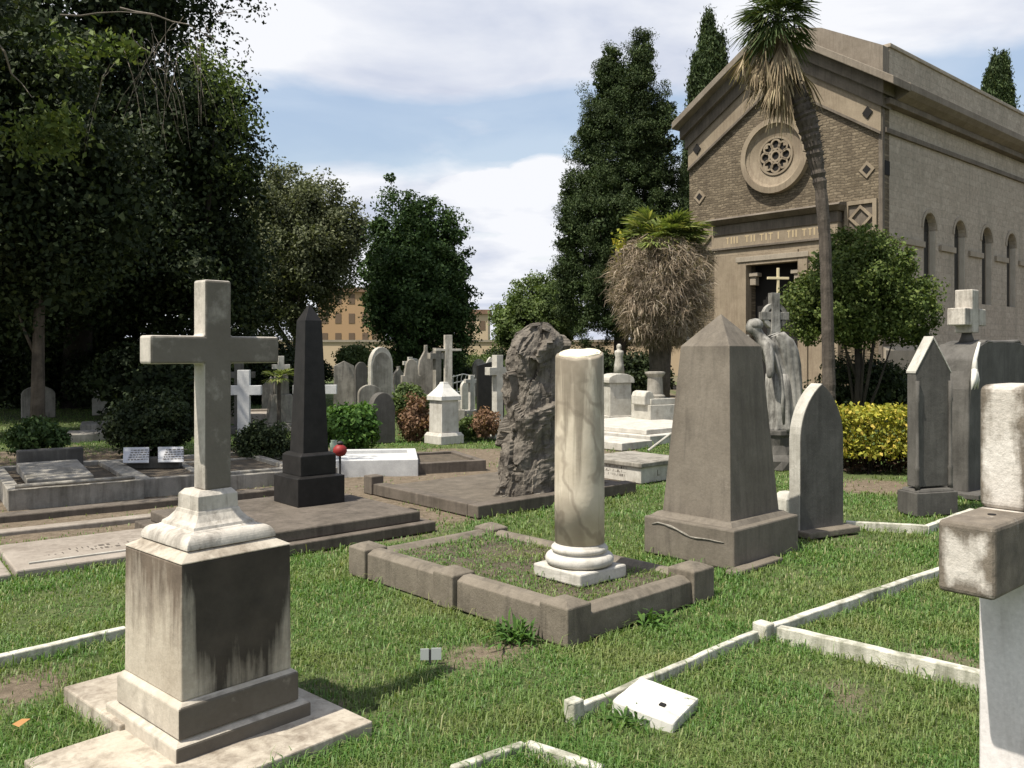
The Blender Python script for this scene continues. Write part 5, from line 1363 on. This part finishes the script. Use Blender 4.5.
# round bush tree in front of the chapel corner, hedge, small bushes
tree('bush_tree', 'round leafy bush tree on dark stems before the chapel corner', P(858, 17.5), [(0,0,2.95,1.15,1.1,1.05),(-.75,0,2.45,.75,.9,.75),(.85,0,2.45,.72,.9,.75),(.15,0,3.3,.7,.7,.72),(0,0,2.3,1.2,1.,.6)], 'leaf_bush', 330, 75, .26, .095, [(0,0,-.1,.09),(.02,0,.9,.08),(0,0,1.9,.07)], 'bark_dark', seed=61, cat='bush', lump=.25, shell=.5, limbs=8)
tree('shrub', 'dark low shrub under the round bush tree', P(858, 18.5), [(0,0,.8,1.05,.7,.75),(.8,.4,.7,.6,.6,.6)], 'leaf_dark', 90, 60, .3, .1, [(0,0,-.1,.05),(0,0,.6,.03)], 'bark_dark', seed=62, cat='shrub', limbs=3)
tree('shrub', 'small green shrub left of the pointed headstone', P(796, 13.5), [(0,0,.72,.28,.28,.22)], 'leaf_bush', 30, 40, .16, .07, [(0,0,-.1,.03),(0,0,.6,.02)], seed=63, cat='shrub', limbs=2)
def hedge():
    rg = np.random.default_rng(66); o = P(846, 10.9); t = thing('hedge', 'clipped golden yellow hedge behind the pointed and gabled headstones', 'hedge', o, R(-4))
    L, D, H = 1.9, .85, ZH(413, 11.0)
    n = 9000; P_ = rg.random((n, 3))*np.array([L, D, H-.22])+np.array([0, 0, .22])
    f = rg.integers(0, 5, n); j = rg.normal(size=n)*.03
    P_[f == 0, 1] = j[f == 0]; P_[f == 1, 2] = H+j[f == 1]; P_[f == 2, 0] = j[f == 2]; P_[f == 3, 0] = L+j[f == 3]
    P_ += rg.normal(size=P_.shape)*.02
    P_[:, 1] -= .05*np.sin(P_[:, 2]*9)*.4
    V, Q = leaf_quads(P_, .062, .3, 1.5, None, rg); link('foliage', npmesh('foliage', V, Q), 'leaf_yellow', t)
    n = 1500; P_ = rg.random((n, 3))*np.array([L-.1, D-.2, .32])+np.array([.05, .1, .02]); V, Q = leaf_quads(P_, .09, 0, 2, None, rg)
    link('dark_undergrowth', npmesh('dark_undergrowth', V, Q), 'leaf_red', t)
    rnd = random.Random(4)
    for i in range(16):
        x, y = rnd.uniform(.05, L-.05), rnd.uniform(.12, D-.12); MB().tube([(x, y, -.05), (x+.02, y, .3), (x+rnd.uniform(-.1, .1), y, .6)], [.014, .011, .005], 5).build('stem', 'bark_dark', t); excl(o, R(-4), -.1, L+.1, -.25, D)
hedge()
tree('bush', 'dark clipped bowl shaped bush at the foot of the plain white cross', P(264, 11.6), [(0,0,.30,.37,.32,.26)], 'leaf_dark', 90, 60, .12, .05, [(0,0,-.1,.03),(0,0,.3,.02)], seed=70, cat='bush', limbs=3)
tree('bush', 'fresh green bush between the black obelisk and the dark round headstone', P(346, 13.3), [(0,0,.36,.42,.35,.33),(.25,0,.42,.22,.25,.3)], 'leaf_fresh', 70, 55, .16, .09, [(0,0,-.1,.03),(0,0,.4,.02)], seed=71, cat='bush', limbs=3)
tree('bush', 'withered reddish brown shrub left of the white boxy tomb', P(415, 15), [(0,0,.38,.24,.25,.38)], 'leaf_brown', 45, 50, .13, .07, [(0,0,-.1,.03),(0,0,.4,.02)], seed=72, cat='bush', limbs=3)
tree('bush', 'leafy green bush behind the withered shrub by the white boxy tomb', P(410, 16.5), [(0,0,.55,.36,.3,.36)], 'leaf_mid', 50, 50, .15, .08, [(0,0,-.1,.03),(0,0,.4,.02)], seed=73, cat='bush', limbs=3)
tree('bush', 'small brownish shrub between the white boxy tomb and the oblique cross', P(486, 15), [(0,0,.28,.22,.2,.24)], 'leaf_brown', 35, 45, .11, .06, [(0,0,-.1,.03),(0,0,.3,.02)], seed=74, cat='bush', limbs=3)
tree('bush', 'small green plant right of the white boxy tomb', P(470, 15.2), [(0,0,.22,.25,.2,.2)], 'leaf_mid', 30, 40, .1, .06, [(0,0,-.1,.02),(0,0,.2,.01)], seed=75, cat='bush', limbs=3)
tree('bush', 'dark reddish shrub behind the open book plaques', P(150, 12.8), [(0,0,.45,.65,.45,.42)], 'leaf_dark', 100, 60, .18, .08, [(0,0,-.1,.03),(0,0,.4,.02)], seed=76, cat='bush', limbs=3)
tree('bush', 'low weedy plant on the kerb plot at the left edge', P(38, 12.2), [(0,0,.34,.42,.3,.22)], 'leaf_pine', 45, 45, .14, .07, [(0,0,-.1,.02),(0,0,.3,.01)], seed=77, cat='bush', limbs=3)
tree('bush', 'pale green bush below the far ochre apartment block', P(354, 27), [(0,0,1.35,.5,.5,.42)], 'leaf_mid', 50, 50, .2, .12, [(0,0,-.1,.05),(0,0,1.2,.03)], seed=78, cat='bush', limbs=3)
def yucca():
    rg = np.random.default_rng(80); Y = 16.6; t = thing('yucca_plant', 'spiky bright green yucca growing in front of the small stepped cross', 'plant', P(279, Y), 0); Vs, Qs, o = [], [], 0
    for i in range(14):
        th = rg.random()*2*np.pi; el = rg.uniform(0, .9); o = fan(Vs, Qs, o, np.array([0, 0, 1.05]), np.array([math.cos(th)*math.cos(el), math.sin(th)*math.cos(el), math.sin(el)]), .3, .12, rg, .5, .8, 9, .014)
    link('leaves', npmesh('leaves', np.vstack(Vs), np.vstack(Qs)), 'frond_light', t)
    MB().tube([(0,0,-.05),(0,0,1.06)], [.04,.035], 8).build('stem', 'palm_bark', t)
yucca()

# ------------------------------------------------------------------ ground with soil patches
PATCH = [(G(20, 690), .42, .75), (G(475, 655), .26, .62), (G(525, 640), .2, .7), (G(850, 700), .3, .55), (G(740, 700), .2, .5), (G(880, 485), .8, .9), (G(940, 650), .3, .45)]
def soil_at(x, y):
    v = mnoise.fractal(Vector((x*.9, y*.9, 2.)), 1., 2., 4)*.42+.10
    for p, r, a in PATCH:
        d = ((x-p.x)**2+((y-p.y)*.8)**2)/(r*r)
        if d < 4: v += a*math.exp(-d*1.6)
    # trodden earth around the graves on the left and beyond
    lx = x+.55*(y-9)
    if y > 6.3:
        s = (y-6.3-max(0, x+1.4)*1.1)
        if x < 2: v += .75*min(1, max(0, s*.8))*(1 if y < 12 else max(.0, 1-(y-12)*.22))
    if y > 14: v -= .2
    if x > 4 and y > 18: v += .7*min(1, (y-18)*.3)
    return v
def axis(lo, hi, dense0, dense1, step, growth=1.22):
    a = list(np.arange(dense0, dense1+1e-6, step)); d = step
    b = []
    x = dense0
    while x > lo: d *= growth; x -= d; b.append(max(x, lo))
    d = step; x = dense1; c = []
    while x < hi: d *= growth; x += d; c.append(min(x, hi))
    return np.array(b[::-1]+a+c)
xs = axis(-900, 900, -7.5, 7.5, .09); ys = axis(-60, 1800, 1.4, 17, .09)
GX, GY = np.meshgrid(xs, ys); sh = GX.shape
soil = np.array([soil_at(float(a), float(b)) if abs(a) < 40 and -5 < b < 70 else .2 for a, b in zip(GX.ravel(), GY.ravel())], np.float32)
gz = np.array([.012*mnoise.fractal(Vector((float(a)*1.3, float(b)*1.3, 0)), 1, 2, 3) if abs(a) < 9 and 0 < b < 19 else 0. for a, b in zip(GX.ravel(), GY.ravel())])
V = np.stack([GX.ravel(), GY.ravel(), gz-.008], 1)
ii = np.arange(sh[0]*sh[1]).reshape(sh); Q = np.stack([ii[:-1, :-1].ravel(), ii[:-1, 1:].ravel(), ii[1:, 1:].ravel(), ii[1:, :-1].ravel()], 1)
me = npmesh('ground', V, Q); me.attributes.new('soil', 'FLOAT', 'POINT').data.foreach_set('value', soil)
g = link('ground', me, 'ground', None, 0, True); g['kind'] = 'structure'

# ------------------------------------------------------------------ grass
def grass():
    rg = np.random.default_rng(99); XS = []; YS = []
    for y0, y1, dens in ((1.9, 3.4, 14000), (3.4, 5., 9500), (5., 7., 5200), (7., 10., 2000), (10., 16., 800), (16., 28., 160)):
        w = y1*.62+.5; n = int(2*w*(y1-y0)*dens)
        XS.append(rg.uniform(-w, w, n)); YS.append(rg.uniform(y0, y1, n))
    X = np.concatenate(XS); Yy = np.concatenate(YS)
    sv = np.array([soil_at(float(a), float(b)) for a, b in zip(X, Yy)])
    clump = np.array([mnoise.noise(Vector((float(a)*4.5, float(b)*4.5, 9))) for a, b in zip(X, Yy)])
    pin = inside(X, Yy, (KP.x, KP.y, R(43.5), .15, 1.2, .14, 1.94)); sv[pin] = .25
    p = np.clip(1.12-1.45*np.clip(sv, 0, 1)+.35*clump, .02, 1)
    keep = rg.random(len(X)) < p
    for e in EXCL: keep &= ~inside(X, Yy, e, .004)
    Z = np.zeros(len(X))
    pl = (KP.x, KP.y, R(43.5), .15, 1.2, .14, 1.94); ip = inside(X, Yy, pl); Z[ip] = .135
    keep &= ~(ip & (rg.random(len(X)) < .05+.3*(clump < -.1)))
    X, Yy, Z, clump, sv = X[keep], Yy[keep], Z[keep], clump[keep], sv[keep]; n = len(X)
    far = np.clip((Yy-3)/9, 0, 1)
    h = rg.gamma(4, .0052, n)*(1+.5*clump)*(1-.35*np.clip(sv, 0, 1)); h = np.clip(h, .012, .12); h[rg.random(n) < .012] *= 1.9
    h[Z > 0] *= .85
    nearst = np.zeros(n, bool)
    for e in EXCL: nearst |= inside(X, Yy, e, .055)
    h[nearst] *= rg.uniform(1.1, 2.1, nearst.sum()); h = np.minimum(h, .13)
    th = rg.random(n)*2*np.pi; lean = rg.uniform(.3, 1.9, n)*h
    wd = rg.uniform(.0011, .0026, n)*(1+2.2*far); ax = np.stack([np.cos(th+1.57), np.sin(th+1.57), np.zeros(n)], 1)*wd[:, None]
    b = np.stack([X, Yy, Z-.012], 1); dirv = np.stack([np.cos(th), np.sin(th), np.zeros(n)], 1)
    m = b+dirv*(lean*.35)[:, None]; m[:, 2] += h*.62+.012; e = b+dirv*lean[:, None]; e[:, 2] += h*(1.02-.36*lean/h)+.012
    V = np.stack([b-ax, b+ax, m+ax*.8, m-ax*.8, e+ax*.12, e-ax*.12], 1).reshape(-1, 3); k = np.arange(n)*6
    Q = np.concatenate([np.stack([k, k+1, k+2, k+3], 1), np.stack([k+3, k+2, k+4, k+5], 1)])
    o = link('lawn_grass', npmesh('lawn_grass', V, Q), 'grass'); tag(o, None, None, None, 'stuff'); o['label'] = 'short patchy green grass growing between the graves'
    print('blades', n)
grass()
# broad-leaved weed by the kerb corner, fallen leaves
def weed(label, p, n, r, h, seed):
    rg = np.random.default_rng(seed); t = thing('weed', label, 'weed', p, 0); Vs, Qs, o = [], [], 0
    for i in range(n):
        th = rg.random()*2*np.pi; el = rg.uniform(.3, 1.3); d = np.array([math.cos(th)*math.cos(el), math.sin(th)*math.cos(el), math.sin(el)]); s = np.array([-math.sin(th), math.cos(th), 0])*rg.uniform(.006, .013)
        b = np.array([rg.normal()*r*.3, rg.normal()*r*.3, 0]); l = rg.uniform(.5, 1.2)*h; m = b+d*l*.6; e = b+d*l; e[2] -= l*.25
        Vs += [np.array([b-s*.4, b+s*.4, m+s, m-s]), np.array([m-s, m+s, e+s*.1, e-s*.1])]; Qs += [np.array([[0, 1, 2, 3]])+o, np.array([[0, 1, 2, 3]])+o+4]; o += 8
    link('leaves', npmesh('leaves', np.vstack(Vs), np.vstack(Qs)), 'leaf_fresh', t)
weed('leafy green weed growing against the near corner of the column kerb', G(516, 640), 90, .16, .16, 1)
weed('tuft of long grass beside the holed marble block', G(630, 722), 50, .14, .1, 2)
weed('tuft of long grass at the foot of the right column kerb', G(650, 622), 50, .2, .13, 3)
t = thing('fallen_leaf', 'single curled orange fallen leaf in the grass at the left edge', 'leaf', G(21, 728, .03), R(20))
MB().add([(-.032,0,.02),(-.005,-.018,.012),(.034,.003,.032),(0,.019,.03)], [(0,1,2,3)]).build('blade', M['leaf_orange'] if 'leaf_orange' in M else leafmat('orange_fallen_leaf', (.45,.22,.08), (.5,.26,.1)), t)
